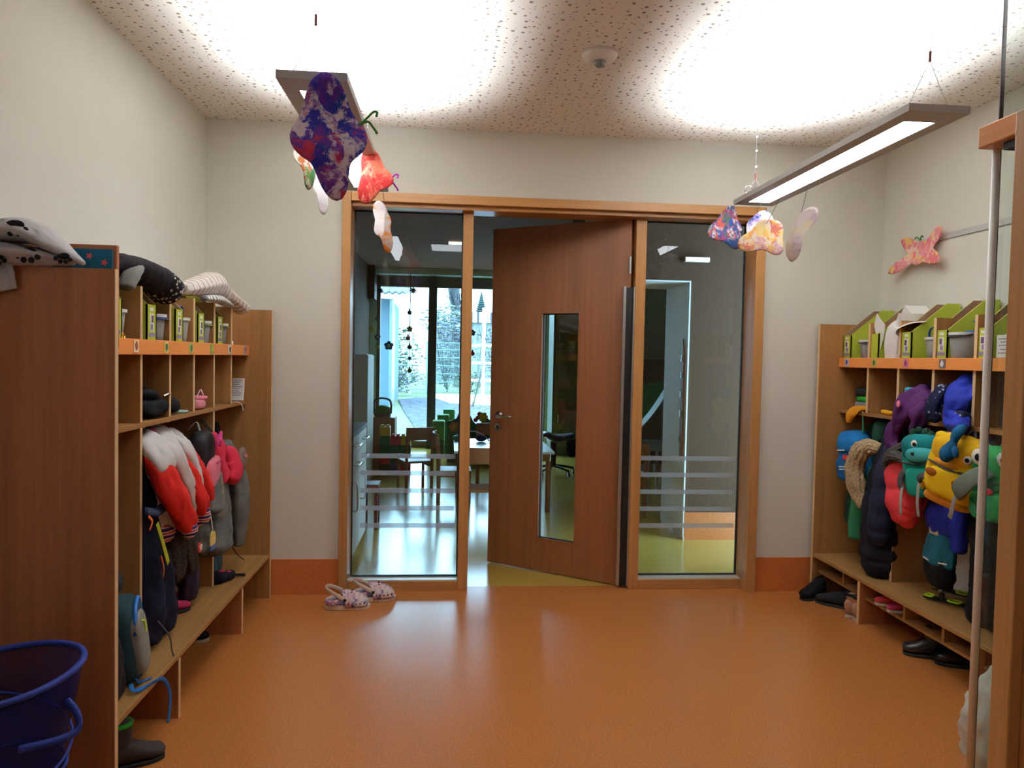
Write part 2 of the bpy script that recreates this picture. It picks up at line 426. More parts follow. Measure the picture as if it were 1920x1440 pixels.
# ---- door leaf
HX, HY = 1.072, 4.283
ang = math.atan2(4.84-HY, .262-HX)
DX = Matrix.Translation((HX, HY, 0)) @ Matrix.Rotation(ang, 4, 'Z')
D1 = empty_struct('door_1', (HX, HY, 0))
LW = .968
b = MB(DX)
# local: x along the leaf, camera side at y=0 .. leaf thickness towards the back room (-y local)
b.box(0, .335, -.045, 0, .008, 2.232); b.box(.59, LW, -.045, 0, .008, 2.232); b.box(.335, .59, -.045, 0, .008, .222); b.box(.335, .59, -.045, 0, 1.668, 2.232)
b.build('door_panel', DOORW('z'), D1)
b = MB(DX)
for y0, y1 in ((-.004, .004), (-.049, -.041)):
    b.box(.327, .335, y0, y1, .214, 1.676); b.box(.59, .598, y0, y1, .214, 1.676); b.box(.335, .59, y0, y1, .214, .222); b.box(.335, .59, y0, y1, 1.668, 1.676)
b.build('glazing_bead', DOORW('z'), D1, bevel=.002)
b = MB(DX); b.box(.335, .59, -.026, -.020, .222, 1.668); gp = b.build('door_glass', GL, D1)
b = MB(DX); b.box(.335, .34, -.03, -.016, .222, 1.668); b.box(.585, .59, -.03, -.016, .222, 1.668); b.box(.34, .585, -.03, -.016, .222, .227); b.box(.34, .585, -.03, -.016, 1.663, 1.668)
b.build('rubber_seal', SEAL, gp)
b = MB(DX); b.cyl((.895, 0, 1.0), (.895, .008, 1.0), .026); b.tube([(.895, .008, 1.0), (.895, .05, 1.0), (.87, .056, 1.0), (.80, .056, .998), (.775, .05, .997)], .0095, 10)
b.build('door_handle', CHROME, D1, smooth=True)
b = MB(DX); b.cyl((.905, 0, .92), (.905, .007, .92), .026); b.build('keyhole_plate', CHROME, D1)
b = MB(DX); b.cyl((.905, .007, .923), (.905, .0085, .923), .008); b.box(.902, .908, .007, .0085, .905, .92); b.build('keyhole', BLACKP, D1)
b = MB(); b.box(1.034, 1.084, 4.262, 4.275, .02, 1.815); b.build('finger_guard', BLACKP, D1)
b = MB(); b.box(1.022, 1.04, 4.25, 4.272, .02, 1.82); b.build('guard_profile', ALU, D1, bevel=.002)
b = MB(); b.box(1.083, 1.092, 4.246, 4.27, .02, 1.82); b.build('guard_profile', ALU, D1, bevel=.002)
b = MB(DX)
for z in (1.95, .3): b.cyl((.0, .012, z-.05), (.0, .012, z+.05), .009)
b.build('hinge', ALU, D1)
# back-room window
W2 = empty_struct('window_2', (.18, 11.05, 0))
FRD = plain('dark_grey_window_frame', (62, 66, 72), 0.5, var=.03)
b = MB(); b.box(-1.1, 1.46, 11.0, 11.1, 2.42, 2.58); b.box(-1.1, 1.46, 11.0, 11.1, 0, .1); b.box(-1.1, -1.05, 11.0, 11.1, .1, 2.42); b.box(1.41, 1.46, 11.0, 11.1, .1, 2.42)
b.build('window_frame', plain('brown_window_frame', (110, 95, 82), 0.5, var=.04), W2)
MB().box(-.33, -.205, 10.85, 11.09, 0, 2.56).build('window_post', FRD, W2)
MB().box(-1.05, 1.41, 11.04, 11.046, .1, 2.42).build('glass_pane', glassy('window_glass', (0.98, 1, 1)), W2)
st(MB().box(-1.1, 3.5, 10.78, 10.995, 2.585, H-.002).build('trim_1', plain('pale_blue_blind_box', (205, 225, 230), 0.6, var=.02)))
st(MB().box(-1.2, -1.1, 10.6, 10.99, 2.2, 2.68).build('trim_2', plain('dark_brown_box', (80, 45, 35), 0.6, var=.04)))
# ------------------------------------------------------------------ pendant lamps
LE = emis('lamp_diffuser_light', (*LAMP_COL, 1), LAMP_DOWN)
LU = emis('lamp_uplight', (*LAMP_COL, 1), 4.0)
WIRE = plain('dark_thread', (45, 42, 40), 0.6)
STEELW = plain('steel_cable', (150, 148, 145), 0.4, 0.6)
def lamp(cx, y0, y1, label):
    t = thing('pendant_lamp', (cx, (y0+y1)/2, 2.2), label, 'pendant lamp', 'long pendant lamps under the perforated ceiling')
    w2 = .105
    b = MB(); z0, z1 = 2.198, 2.222
    b.box(cx-w2, cx-.055, y0, y1, z0, z1); b.box(cx+.055, cx+w2, y0, y1, z0, z1); b.box(cx-.055, cx+.055, y0, y0+.1, z0, z1); b.box(cx-.055, cx+.055, y1-.07, y1, z0, z1)
    b.build('lamp_housing', GREYM, t)
    MB().box(cx-.055, cx+.055, y0+.1, y1-.07, 2.2, 2.206).build('diffuser', LE, t)
    MB().box(cx-.055, cx+.055, y0+.12, y1-.1, 2.214, 2.22).build('uplight_cover', LU, t)
    ld = bpy.data.lights.new('uplight', 'AREA'); ld.shape = 'RECTANGLE'; ld.size = .1; ld.size_y = y1-y0-.24; ld.energy = LAMP_UP; ld.color = LAMP_COL; ld.spread = math.radians(124)
    lo = bpy.data.objects.new('uplight', ld); COL.objects.link(lo); lo.parent = t; lo.location = (0, 0, .0235); lo.rotation_euler = (PI, 0, 0)
    for yy, yo in ((y0+.06, .0), (y1-.02, .0)):
        b = MB(); top = 2.385 if yy < 3 else 2.33
        b.wire([(cx, yy, H), (cx, yy, top)], .0012); b.wire([(cx, yy, top), (cx-.075, yy, 2.222)], .0012); b.wire([(cx, yy, top), (cx+.075, yy, 2.222)], .0012)
        k = b.build('suspension_cable', STEELW, t)
        MB().cyl((cx, yy, top-.005), (cx, yy, top+.03), .0045).build('cable_gripper', plain('brown_gripper', (90, 45, 40), .4), k)
        MB().cyl((cx, yy, H-.02), (cx, yy, H-.0005), .012, .018).build('ceiling_cap', WHITEP, k)
    return t
lamp(-.425, 2.23, 3.69, 'long flat grey pendant lamp on the left, big purple painted butterfly hanging from it')
lamp(1.555, 2.23, 3.67, 'long flat grey pendant lamp on the right, its bright underside fully in view')
t = thing('ceiling_lamp', (.1, .3, H), 'flat rectangular ceiling lamp above the camera, seen only as a reflection', 'ceiling lamp')
b = MB(); b.box(-.25, .45, .02, .04, H-.06, H); b.box(-.25, .45, .58, .6, H-.06, H); b.box(-.25, -.23, .04, .58, H-.06, H); b.box(.43, .45, .04, .58, H-.06, H); b.build('lamp_frame', GREYM, t)
MB().box(-.23, .43, .04, .58, H-.05, H-.04).build('diffuser', emis('ceiling_lamp_light', (*LAMP_COL, 1), 7.5), t)
# bead cord at the far end of the right lamp
b = MB(); b.wire([(1.556, 3.655, 2.31), (1.50, 3.60, 2.285)], .001)
t = thing('bead_cord', (1.53, 3.64, 2.25), 'thin cord with white beads and a small ring above the right lamp', 'cord')
b = MB(); b.wire([(1.535, 3.6, H), (1.535, 3.6, 2.33), (1.53, 3.6, 2.224)], .001); b.build('cord', WIRE, t)
for z in (2.58, 2.53, 2.46, 2.38): MB().sell((1.535, 3.6, z), (.006, .006, .005), nu=8, nv=6).build('bead', WHITEP, t, smooth=True)
MB().tube([(1.50+.02*math.cos(a), 3.6, 2.262+.02*math.sin(a)) for a in [2*PI*k/10 for k in range(10)]], .003, 6, 2, closed=True).build('ring', CHROME, t)
# ---- motion detector
t = thing('motion_detector', (.61, 3.07, H), 'round white motion detector on the perforated ceiling between the two lamps', 'detector')
MB().lathe([(.0, -.035), (.035, -.034), (.06, -.028), (.074, -.014), (.077, 0)], (.61, 3.07, H-.0005), 40).build('housing', WHITEP, t, smooth=True)
MB().lathe([(.0, -.058), (.014, -.056), (.024, -.046), (.028, -.033)], (.61, 3.07, H), 24).build('sensor_dome', plain('smoked_lens', (120, 122, 118), .15, 0), t, smooth=True)
# ---- aluminium strip on the right wall
tt = MB().box(2.592, 2.6, 1.0, 3.975, 2.055, 2.085).build('wall_strip', plain('pale_metal_strip', (205, 208, 208), .4, .3, .02))
setp(tt, 'pale metal pin strip running along the right wall above the pink butterfly', 'wall strip')
b = MB()
for y in (1.4, 2.0, 2.6, 2.72, 3.15, 3.3, 3.9): b.cyl((2.592, y, 2.07), (2.5905, y, 2.07), .004, seg=10)
b.build('screw', GREYM, tt)

# ------------------------------------------------------------------ cloakroom units
PZ = 1.62
def unit(side, label):
    """side -1 left wall, +1 right wall"""
    W = XL if side < 0 else XR
    s = -side                       # direction from the wall into the room
    def bx(b, d0, d1, y0, y1, z0, z1):
        xa, xb = W+s*d0, W+s*d1
        return b.box(min(xa, xb), max(xa, xb), y0, y1, z0, z1)
    DP = .385 if side < 0 else .412     # depth of end panels
    DB = DP-.005
    DR = .254 if side < 0 else .28      # depth of shelf and rail
    y0, y1 = 2.26, 4.133
    t = thing('cloakroom_unit', (W+s*.2, 3.2, 0), label, 'cloakroom bench', 'cloakroom units along the side walls')
    w = (wood('reddish_veneer', (160, 98, 58), 'z') if side < 0 else OAK('z'))
    def panel(d1, ya, yb, z0, z1, name, mat):
        p = bx(MB(), .008, d1-.001, ya, yb, z0, z1).build(name, mat, t)
        bx(MB(), d1-.001, d1+.001, ya, yb, z0, z1).build('edge_band', EDGE, p)
        return p
    panel(DP, y0-.02, y0, 0, PZ, 'end_panel', w)
    panel(DP, y1, y1+.02, 0, PZ, 'end_panel', OAK('z'))
    cz = .274
    for k in range(1, 7):
        y = y1-cz*k
        panel(DR-.004, y-.017, y, 1.366, PZ-.005, 'divider', OAK('z'))
        panel(DR-.004, y-.017, y, 1.117, 1.366, 'divider', OAK('z'))
    lo = (2, 5)
    for k in lo:
        y = y1-cz*k
        panel(DR-.004, y-.017, y, .248, 1.096, 'lower_divider', OAK('z'))
    bx(MB(), .008, DR-.002, y0, y1, 1.366, 1.385).build('top_shelf', OAK('y'), t)
    bx(MB(), .008, DR-.004, y0, y1, 1.096, 1.115).build('middle_shelf', OAK('y'), t, bevel=.0015)
    rail = bx(MB(), DR-.002, DR+.01, y0, y1, 1.366, 1.422).build('orange_rail', ORANGE, t, bevel=.002)
    cols = [[(205, 60, 60), (150, 180, 210)], [(20, 20, 20), (235, 235, 230)], [(190, 170, 40), (120, 170, 90)], [(50, 120, 60), (190, 200, 120)], [(60, 110, 70), (230, 210, 120)], [(150, 80, 40), (250, 230, 200)], [(60, 90, 150), (220, 220, 220)]]
    if side > 0: cols = [[(70, 50, 120), (205, 205, 220)], [(60, 110, 40), (190, 180, 90)], [(150, 60, 90), (205, 130, 160)], [(240, 240, 235), (90, 90, 95)], [(120, 140, 160), (170, 160, 160)], [(200, 60, 60), (230, 220, 200)], [(30, 30, 30), (240, 230, 150)]]
    for k in range(7):
        yc = y1-cz*k-.09
        xs = W+s*(DR+.01)
        p = MB(); xa, xb = xs, xs+s*.003
        p.box(min(xa, xb), max(xa, xb), yc-.02, yc+.02, 1.374, 1.417)
        p = p.build('picture_sticker', plain('sticker_ground_%d_%d' % (side, k), cols[k][1], .5), t)
        q = MB(); rng = random.Random(k*7+side)
        n = 14; base = []
        for i in range(n):
            a = 2*PI*i/n; r = .0105+.0055*rng.random()
            base.append((yc+r*math.cos(a)*.8, 1.3955+r*1.2*math.sin(a)))
        xq = xb if s > 0 else xb-.001
        q.prism(base, .001, 'x', xq); q.build('sticker_motif', plain('sticker_motif_%d_%d' % (side, k), cols[k][0], .5), p)
    bx(MB(), .008, DB, y0, y1, .226, .247).build('bench_seat', wood('bench_oak', (158, 118, 68), 'y', .4), t, bevel=.003)
    for y in ((2.79, 3.62) if side < 0 else (2.80, 3.655)):
        panel(DP-.005, y-.02, y, 0, .226, 'bench_leg', OAKD('z'))
    if side > 0:
        for ya, yb in ((3.655, y1), (2.80, 3.635), (y0, 2.78)):
            bx(MB(), .05, DP-.04, ya, yb, .132, .146).build('shoe_shelf', OAK('y'), t)
        for y in (3.86, 3.31, 3.03):
            bx(MB(), .05, DP-.04, y-.008, y+.008, .146, .226).build('shoe_divider', OAK('z'), t)
    # hooks under the middle shelf
    bx(MB(), .008, .022, y0, y1, 1.0, 1.08).build('hook_board', OAK('y'), t)
    for k in range(7):
        for o in (.07, .2):
            y = y1-cz*k-o
            if y < y0+.02: continue
            X = lambda d: W+s*d
            b = MB(); b.tube([(X(.022), y, 1.055), (X(.06), y, 1.05), (X(.088), y, 1.062), (X(.094), y, 1.085)], .0045, 8); b.tube([(X(.022), y, 1.035), (X(.045), y, 1.015), (X(.062), y, 1.012), (X(.07), y, 1.032)], .004, 8)
            b.cyl((X(.022), y, 1.045), (X(.026), y, 1.045), .016, seg=12)
            b.build('coat_hook', CHROME, t, smooth=True)
    return t
unit(-1, 'tall oak cloakroom bench with reddish near end panel along the left wall')
unit(1, 'oak cloakroom bench with shoe compartments along the right wall')
# taller wooden board with the blue picture in the first cell of the left unit
t = thing('wooden_board', (-1.2, 2.4, 1.385), 'upright wooden board with a blue picture on top of the left cloakroom bench', 'board')
MB().box(-1.366, -1.055, 2.40, 2.418, 1.386, 1.712).build('board', OAKD('z'), t, bevel=.002)
MB().box(-1.3, -1.066, 2.394, 2.3995, 1.44, 1.697).build('blue_picture', fabric('petrol_blue_paper', (30, 105, 140), .8, .1, .1), t, label='blue sheet with red star flowers')
for x, z, r in ((-1.135, 1.675, .013), (-1.09, 1.655, .013), (-1.2, 1.65, .012)):
    MB().prism([(x+r*(1 if i % 2 == 0 else .45)*math.cos(PI*i/5), z+r*(1 if i % 2 == 0 else .45)*math.sin(PI*i/5)) for i in range(10)], .001, 'y', 2.3928).build('star_flower', plain('coral_paper', (205, 90, 100), .8), t)

# ------------------------------------------------------------------ magazine files
LIME = plain('lime_green_board', (170, 182, 52), .6, var=.03)
MDF = plain('brown_hardboard', (140, 105, 78), .8, var=.08)
LABW = plain('white_label', (228, 228, 222), .7)
LABD = plain('dark_label_print', (92, 62, 92), .7, var=.5, vs=160)
LABT = plain('label_small_print', (130, 115, 150), .7, var=.6, vs=260)
def file_box(side, ya, yb, label, plate=True, k=0):
    W = XL if side < 0 else XR; s = -side; DRI = .246 if side < 0 else .268
    t = thing('magazine_file', (W+s*.13, (ya+yb)/2, 1.386), label, 'magazine file', 'green magazine files on the %s unit' % ('left' if side < 0 else 'right'))
    X = lambda d: W+s*d
    z0, zf, zb = 1.386, 1.555, 1.703
    prof = [(.012, z0), (DRI, z0), (DRI, zf), (.085, zb), (.012, zb)]
    for y, inner in ((ya, 1), (yb-.008, -1)):
        p = MB().prism([(0, 0)], 0) if False else MB()
        # outer lime layer and inner brown layer
        yo = y if inner > 0 else y+.004
        def pr(yy, m, nm, par):
            b = MB(); b.prism([(X(d), z) for d, z in prof], .004, 'y', yy); return b.build(nm, m, par)
        sp = pr(yo, LIME, 'side_panel', t)
        pr(yo+(.004 if inner > 0 else -.004), MDF, 'inner_lining', sp)
    f = MB(); xa, xb = X(DRI), X(DRI-.005); f.box(min(xa, xb), max(xa, xb), ya, yb, z0, zf); f = f.build('front_panel', LIME, t)
    xa, xb = X(.012), X(.017); MB().box(min(xa, xb), max(xa, xb), ya+.008, yb-.008, z0, zb).build('back_panel', MDF, t)
    if plate:
        yc = (ya+yb)/2
        def lab(y0, y1, z0, z1, m, nm, par, e=.0006):
            xa, xb = X(DRI), X(DRI)+s*e; return MB().box(min(xa, xb), max(xa, xb), y0, y1, z0, z1).build(nm, m, par)
        lab(yc-.016, yc+.016, 1.531, 1.544, LABW, 'name_label', f)
        pl = lab(yc-.018, yc+.018, 1.455, 1.522, LABW, 'picture_label', f)
        lab(yc-.004, yc+.014, 1.487, 1.515, LABD, 'printed_figure', pl, .0011); lab(yc-.012, yc+.008, 1.459, 1.482, LABT, 'printed_figure', pl, .0011)
        lab(yc-.03, yc+.03, 1.434, 1.449, LABT, 'text_label', f)
    return t
ords = ['in the first visible cell', 'under the black patterned hat', 'third from the near end', 'under the striped knit hat', 'furthest of the row']
for i, ya in enumerate((2.52, 2.814, 3.094, 3.362, 3.635)):
    file_box(-1, ya, ya+.088, 'lime green file on the left unit, '+ords[i], k=i)
ordr = ['beside the far oak end panel', 'largely hidden behind white papers', 'right of the stacked white papers', 'in front of the blue lidded tub', 'directly behind the grey pole', 'seen through the glass beside the pole']
for i, yb in enumerate((4.131, 3.857, 3.575, 3.308, 3.036, 2.755)):
    file_box(1, yb-.085, yb, 'lime green file on the right unit, '+ordr[i], plate=(i != 1), k=i)
# ---- translucent tubs
def tub_mat(name, c, f): return glassy(name, (.92, .94, .93), f, tuple(lin(c)[:3]), 1.2)
def tub(side, y, d, label, hc, content=None, h=.14, hup=True, rim=(225, 228, 228)):
    W = XL if side < 0 else XR; x = W-side*d; z0 = 1.386
    t = thing('plastic_tub', (x, y, z0), label, 'tub', 'translucent tubs on the %s unit' % ('left' if side < 0 else 'right'))
    bm_ = MB(); bm_.lathe([(.0, .001), (.042, .001), (.055, h), (.053, h), (.041, .004), (0, .004)], (x, y, z0), 28)
    bm_.build('tub_body', tub_mat('milky_plastic', (246, 250, 250), .55), t, smooth=True)
    b = MB(); b.lathe([(.053, h-.012), (.06, h-.012), (.06, h), (.053, h), (.053, h-.012)], (x, y, z0), 28); b.build('tub_rim', plain('milky_rim_%d' % rim[0], rim, .5), t)
    hm = plain('handle_%d_%d_%d' % hc, hc, .45)
    pts = []
    for i in range(9):
        a = PI*i/8; r = .062
        pts.append((x-side*(-.0)+(-side)*math.sin(a)*(.02 if hup else .06), y+r*math.cos(a), z0+h-.01+math.sin(a)*(.06 if hup else -.01)))
    MB().limb(pts, [(.006, .0025)]*9, ref=(1, 0, 0), seg=8, steps=2, rnd=False).build('handle', hm, t)
    if content: MB().sell((x, y, z0+.05), (.038, .038, .042), .8, 1, 16, 10, .15, 20).build('contents', fabric('contents_%d_%d' % content[:2], content), t, smooth=True)
tub(-1, 2.675, .17, 'plastic tub with blue handle under the black hat, nearest on the left unit', (30, 90, 190))
tub(-1, 2.985, .19, 'plastic tub with blue handle hanging down, second cell of the left unit', (30, 90, 190), hup=False)
tub(-1, 3.245, .19, 'plastic tub with raised blue handle, third cell of the left unit', (30, 90, 190))
tub(-1, 3.53, .19, 'plastic tub with pale green handle, fourth cell of the left unit', (150, 190, 120), hup=False)
tub(-1, 3.79, .19, 'plastic tub with dark green handle, fifth cell of the left unit', (90, 130, 50), hup=False)
tub(1, 3.965, .20, 'milky tub with pink contents beside the farthest green file on the right', (60, 60, 60), (190, 60, 110), hup=False)
tub(1, 3.40, .19, 'milky tub with blue handle right of the third green file on the right', (30, 90, 190), hup=True)
tub(1, 3.165, .235, 'large milky tub with pale blue contents and dark handle, right unit', (50, 50, 55), (120, 170, 190), h=.155, hup=False)
tub(1, 3.225, .12, 'tub with bright blue lid between two green files on the right unit', (20, 90, 200), h=.165, rim=(20, 95, 205))
tub(1, 2.87, .19, 'milky tub behind the glass beside the grey pole', (200, 205, 205), None, hup=False)
# ---- papers on the right unit
def curved_paper(name, pts, w, axis, mat, parent=None, thick=.0012):
    b = MB(); P = spline(pts, 6); R = []
    for p in P:
        q = p+Vector(axis)*w
        R.append([p, q, q+Vector((0, 0, thick)), p+Vector((0, 0, thick))])
    return b.rings(R).build(name, mat, parent, smooth=False, bevel=0)
t = thing('paper_stack', (2.4, 3.68, 1.386), 'stack of white papers and rolled sheets stuffed in the second cell of the right unit', 'paper stack')
b = MB()
for i in range(6): b.box(2.325+.003*i, 2.55, 3.595+.009*i, 3.599+.009*i, 1.386, 1.655-.012*i)
b.build('sheet', PAPER, t)
MB().prism([(3.735, 1.60), (3.745, 1.53), (3.775, 1.46), (3.835, 1.60), (3.815, 1.665), (3.775, 1.63)], .003, 'x', 2.34).build('loose_sheet', PAPER, t)
MB().limb([(2.33, 3.66, 1.40), (2.325, 3.655, 1.5), (2.33, 3.63, 1.575), (2.36, 3.57, 1.60), (2.42, 3.50, 1.61)], [(.045, .003), (.055, .003), (.06, .003), (.06, .003), (.06, .003)], ref=(0, 1, 0), seg=10, rnd=False).build('curled_sheet', PAPER, t)
MB().prism([(3.62, 1.645), (3.69, 1.705), (3.73, 1.65)], .12, 'x', 2.42).build('loose_sheet', PAPER, t)
b = MB(); b.box(2.318, 2.3205, 3.565, 3.60, 1.405, 1.44); b.build('grey_print', plain('grey_print', (165, 165, 165), .8), t)
tt = MB().box(2.32, 2.323, 2.80, 2.90, 1.424, 1.52).build('picture_card', PAPER); setp(tt, 'white card with printed lines behind the glass on the right unit', 'card')
b = MB()
for i, z in enumerate((1.505, 1.492, 1.478, 1.46, 1.445)): b.box(2.3193, 2.3199, 2.81, 2.89-.01*(i % 2), z-.003, z)
b.build('printed_line', LABD, tt)

# ------------------------------------------------------------------ glass partition at the right
GX = 1.665
GT = glassy('tinted_glass', (.86, .90, .885))
t = setp(empty_struct('wall_partition', (GX, 1.7, 0)))
MB().box(GX, GX+.01, 1.0, 2.11, 0.0, H).build('glass_pane', GT, t)
MB().box(GX-.001, GX+.012, 2.11, 2.113, 0, H).build('glass_edge', plain('dark_glass_edge', (95, 85, 105), .3), t)
b = MB(); b.box(1.588, 1.664, .75, 2.098, 2.043, 2.108); b.box(1.676, 1.70, .75, 2.098, 2.043, 2.108)
b.build('oak_beam', wood('golden_oak_frame', (196, 130, 74), 'y', .35), t, bevel=.004)
b = MB(); b.box(1.61, 1.664, .75, 2.02, 2.02, 2.0425); b.build('beam_track', SEAL, t)
b = MB(); b.box(1.318, 1.35, 1.56, 1.62, 0, 1.985); b.box(1.35, 1.41, 1.535, 1.62, 0, 1.985)
b.build('oak_post', wood('golden_oak_frame', (196, 122, 66), 'z', .35), t, bevel=.004)
b = MB(); b.box(1.411, 1.422, 1.5, 1.62, 0, 1.985); b.build('dark_joint', SEAL, t)
b = MB(); b.box(1.422, 1.60, 1.48, 1.60, 0, 1.985); b.build('oak_post_rear', wood('golden_oak_frame', (196, 122, 66), 'z', .35), t, bevel=.004)
for z in (.785, .683, .578, .473, .369):
    MB().box(GX-.002, GX-.0005, 1.5, 1.93, z-.014, z+.014).build('frosted_stripe', FILM, t)
tt = MB().cyl((1.64, 2.085, 0), (1.64, 2.085, 2.043), .011, seg=20).build('grey_pole', plain('pale_grey_pole', (236, 235, 230), .4, var=.02), smooth=True)
setp(tt, 'slim pale grey upright pole under the oak beam at the edge of the glass', 'pole')
# ------------------------------------------------------------------ paper butterflies
def butterfly(name_label, c, lobes, base, yaw, tilt=0.0, roll=0.0, bend=0.25, mat=None, hang=None, feel=None, grp='painted paper butterflies'):
    """lobes: (angle deg, length, width deg) in the local x-z plane; bend folds the paper about its z axis"""
    t = thing('paper_butterfly', c, name_label, 'paper butterfly', grp)
    X = XF(c, yaw, tilt, roll); b = MB(X); n, m = 72, 9; R = []; 
    for i in range(m+1):
        f = i/m; ring = []
        for k in range(n):
            a = 2*PI*k/n; r = base
            for ad, ln, wd in lobes:
                d = (math.degrees(a)-ad+180) % 360-180; r += ln*math.exp(-(d/wd)**2)
            r *= f; x, z = r*math.cos(a), r*math.sin(a)
            y = bend*abs(x)+.012*math.sin(z*25)+.25*bend*z*z*4
            ring.append((x, y, z))
        R.append(ring)
    V = [[b.bm.verts.new(p) for p in r] for r in R[1:]]; c0 = b.bm.verts.new((0, 0, 0))
    for k in range(n): b.bm.faces.new((c0, V[0][k], V[0][(k+1) % n]))
    for i in range(m-1):
        for k in range(n): b.bm.faces.new((V[i][k], V[i+1][k], V[i+1][(k+1) % n], V[i][(k+1) % n]))
    b.build('paper_wings', mat, t, smooth=True, solid=.0016)
    if hang:
        MB().wire([Vector(c)+Vector(hang[0]), Vector(hang[1])], .0012).build('thread', WIRE, t)
    if feel:
        col, p0, sp = feel; m2 = plain('chenille_%d_%d_%d' % col, col, .9, bump=.5)
        b = MB(); P = Vector(p0)
        for s in (-1, 1): b.tube([P, P+Vector((.025, 0, .018+s*.006)), P+Vector((.04, .005, .02+s*.022)), P+Vector((.052, .005, .012+s*.03)), P+Vector((.05, 0, .004+s*.024))], .0035, 6)
        b.build('feelers', m2, t)
    return t
PURP = painted('purple_blue_paint', (225, 210, 215), [(150, 90, 170), (60, 60, 170), (110, 60, 160), (40, 70, 160), (200, 60, 90), (120, 70, 165)], 9, .52, 3.0)
butterfly('big white butterfly with purple and blue dabs at the near end of the left lamp', (-.375, 2.2, 2.025), [(92, .095, 30), (183, .018, 40), (2, .03, 44), (-80, .098, 21)], .088, .1, 0, 0, .22, PURP, ((0, 0, .15), (-.385, 2.225, 2.2)), ((70, 140, 60), (-.28, 2.2, 2.06), 1))
butterfly('small green and orange painted butterfly edge on, behind the big purple one', (-.525, 2.72, 2.085), [(95, .06, 30), (180, .03, 30), (0, .03, 30), (-85, .06, 30)], .045, 1.15, 0, .1, .2, painted('green_orange_paint', (215, 205, 190), [(110, 150, 70), (190, 110, 60), (70, 130, 80)], 12, .5, 8.0), ((0, 0, .1), (-.525, 2.72, 2.2)))
WPAP = painted('plain_pale_paper', (240, 234, 232), [(232, 222, 225)], 10, .3, 1.0, .4)
butterfly('plain white paper wing hanging behind the big purple butterfly', (-.51, 2.9, 2.03), [(110, .05, 22), (-65, .07, 22)], .035, .45, .35, 0, .2, WPAP, ((0, 0, .07), (-.51, 2.9, 2.2)))
butterfly('orange red painted butterfly with purple feelers under the left lamp', (-.325, 3.0, 2.105), [(105, .07, 34), (-110, .06, 36), (-15, .03, 34)], .055, -.25, 0, 0, .25, painted('orange_red_paint', (240, 170, 140), [(235, 120, 100), (225, 80, 70), (240, 140, 110), (215, 60, 60)], 10, .62, 5.0), ((0, 0, .12), (-.335, 3.0, 2.2)), ((150, 30, 140), (-.275, 3.0, 2.075), 1))
butterfly('white and orange butterfly, lowest and furthest under the left lamp', (-.315, 3.42, 1.985), [(112, .075, 26), (-62, .085, 26), (60, .02, 30), (-120, .02, 30)], .04, .5, .2, 0, .4, painted('white_orange_paint', (238, 228, 222), [(238, 150, 60), (230, 215, 212), (240, 160, 70)], 5, .5, 2.2), ((0, 0, .1), (-.33, 3.42, 2.2)))
butterfly('dark blue and red speckled butterfly at the far end of the right lamp', (1.395, 3.6, 2.062), [(75, .06, 34), (200, .045, 36), (-55, .055, 36), (10, .03, 30)], .062, .15, 0, 0, .2, painted('multi_dark_paint', (215, 200, 205), [(60, 80, 150), (200, 90, 70), (35, 80, 130), (70, 100, 80), (150, 70, 120), (30, 60, 120)], 16, .6, 6.0), ((0, 0, .1), (1.47, 3.6, 2.2)))
butterfly('white butterfly with blue middle, right of the dark speckled one', (1.535, 3.55, 2.065), [(60, .04, 36), (-100, .04, 40), (10, .03, 30)], .055, -.2, 0, 0, .3, painted('white_blue_paint', (240, 236, 240), [(50, 90, 170), (180, 150, 200)], 8, .42, 9.5), ((0, 0, .09), (1.55, 3.55, 2.2)))
butterfly('yellow and pink butterfly hanging lowest under the right lamp', (1.40, 3.15, 1.945), [(35, .05, 34), (200, .075, 30), (-40, .045, 36), (100, .02, 40)], .058, .05, 0, 0, .2, painted('yellow_pink_paint', (240, 222, 205), [(240, 200, 100), (225, 130, 110), (240, 215, 150), (220, 160, 190)], 12, .5, 4.0), ((0, 0, .06), (1.50, 3.15, 2.2)))
butterfly('pale curled butterfly nearest under the right lamp', (1.435, 2.95, 1.925), [(62, .085, 28), (-100, .085, 34)], .036, -.9, .15, .25, .65, painted('pale_curl_paint', (238, 228, 222), [(225, 205, 212), (235, 222, 190)], 9, .4, 7.0), ((.02, 0, .06), (1.50, 2.95, 2.2)))
MB_ = butterfly('pink and yellow butterfly pinned on the right wall below the pale strip', (2.57, 3.80, 2.005), [(30, .15, 17), (150, .12, 20), (200, .185, 14), (-18, .15, 18)], .068, -PI/2-.0, 0, 0, -.1, painted('pink_yellow_paint', (235, 200, 185), [(225, 120, 130), (235, 200, 110), (220, 110, 130), (230, 150, 160)], 13, .55, 1.3, .0), None, None)
b = MB(); P = Vector((2.555, 3.78, 2.07))
for s in (-1, 1): b.tube([P, P+Vector((-.01, s*.02, .02)), P+Vector((-.01, s*.035, .012))], .004, 6)
b.build('feelers', plain('chenille_green', (60, 120, 60), .9), MB_)

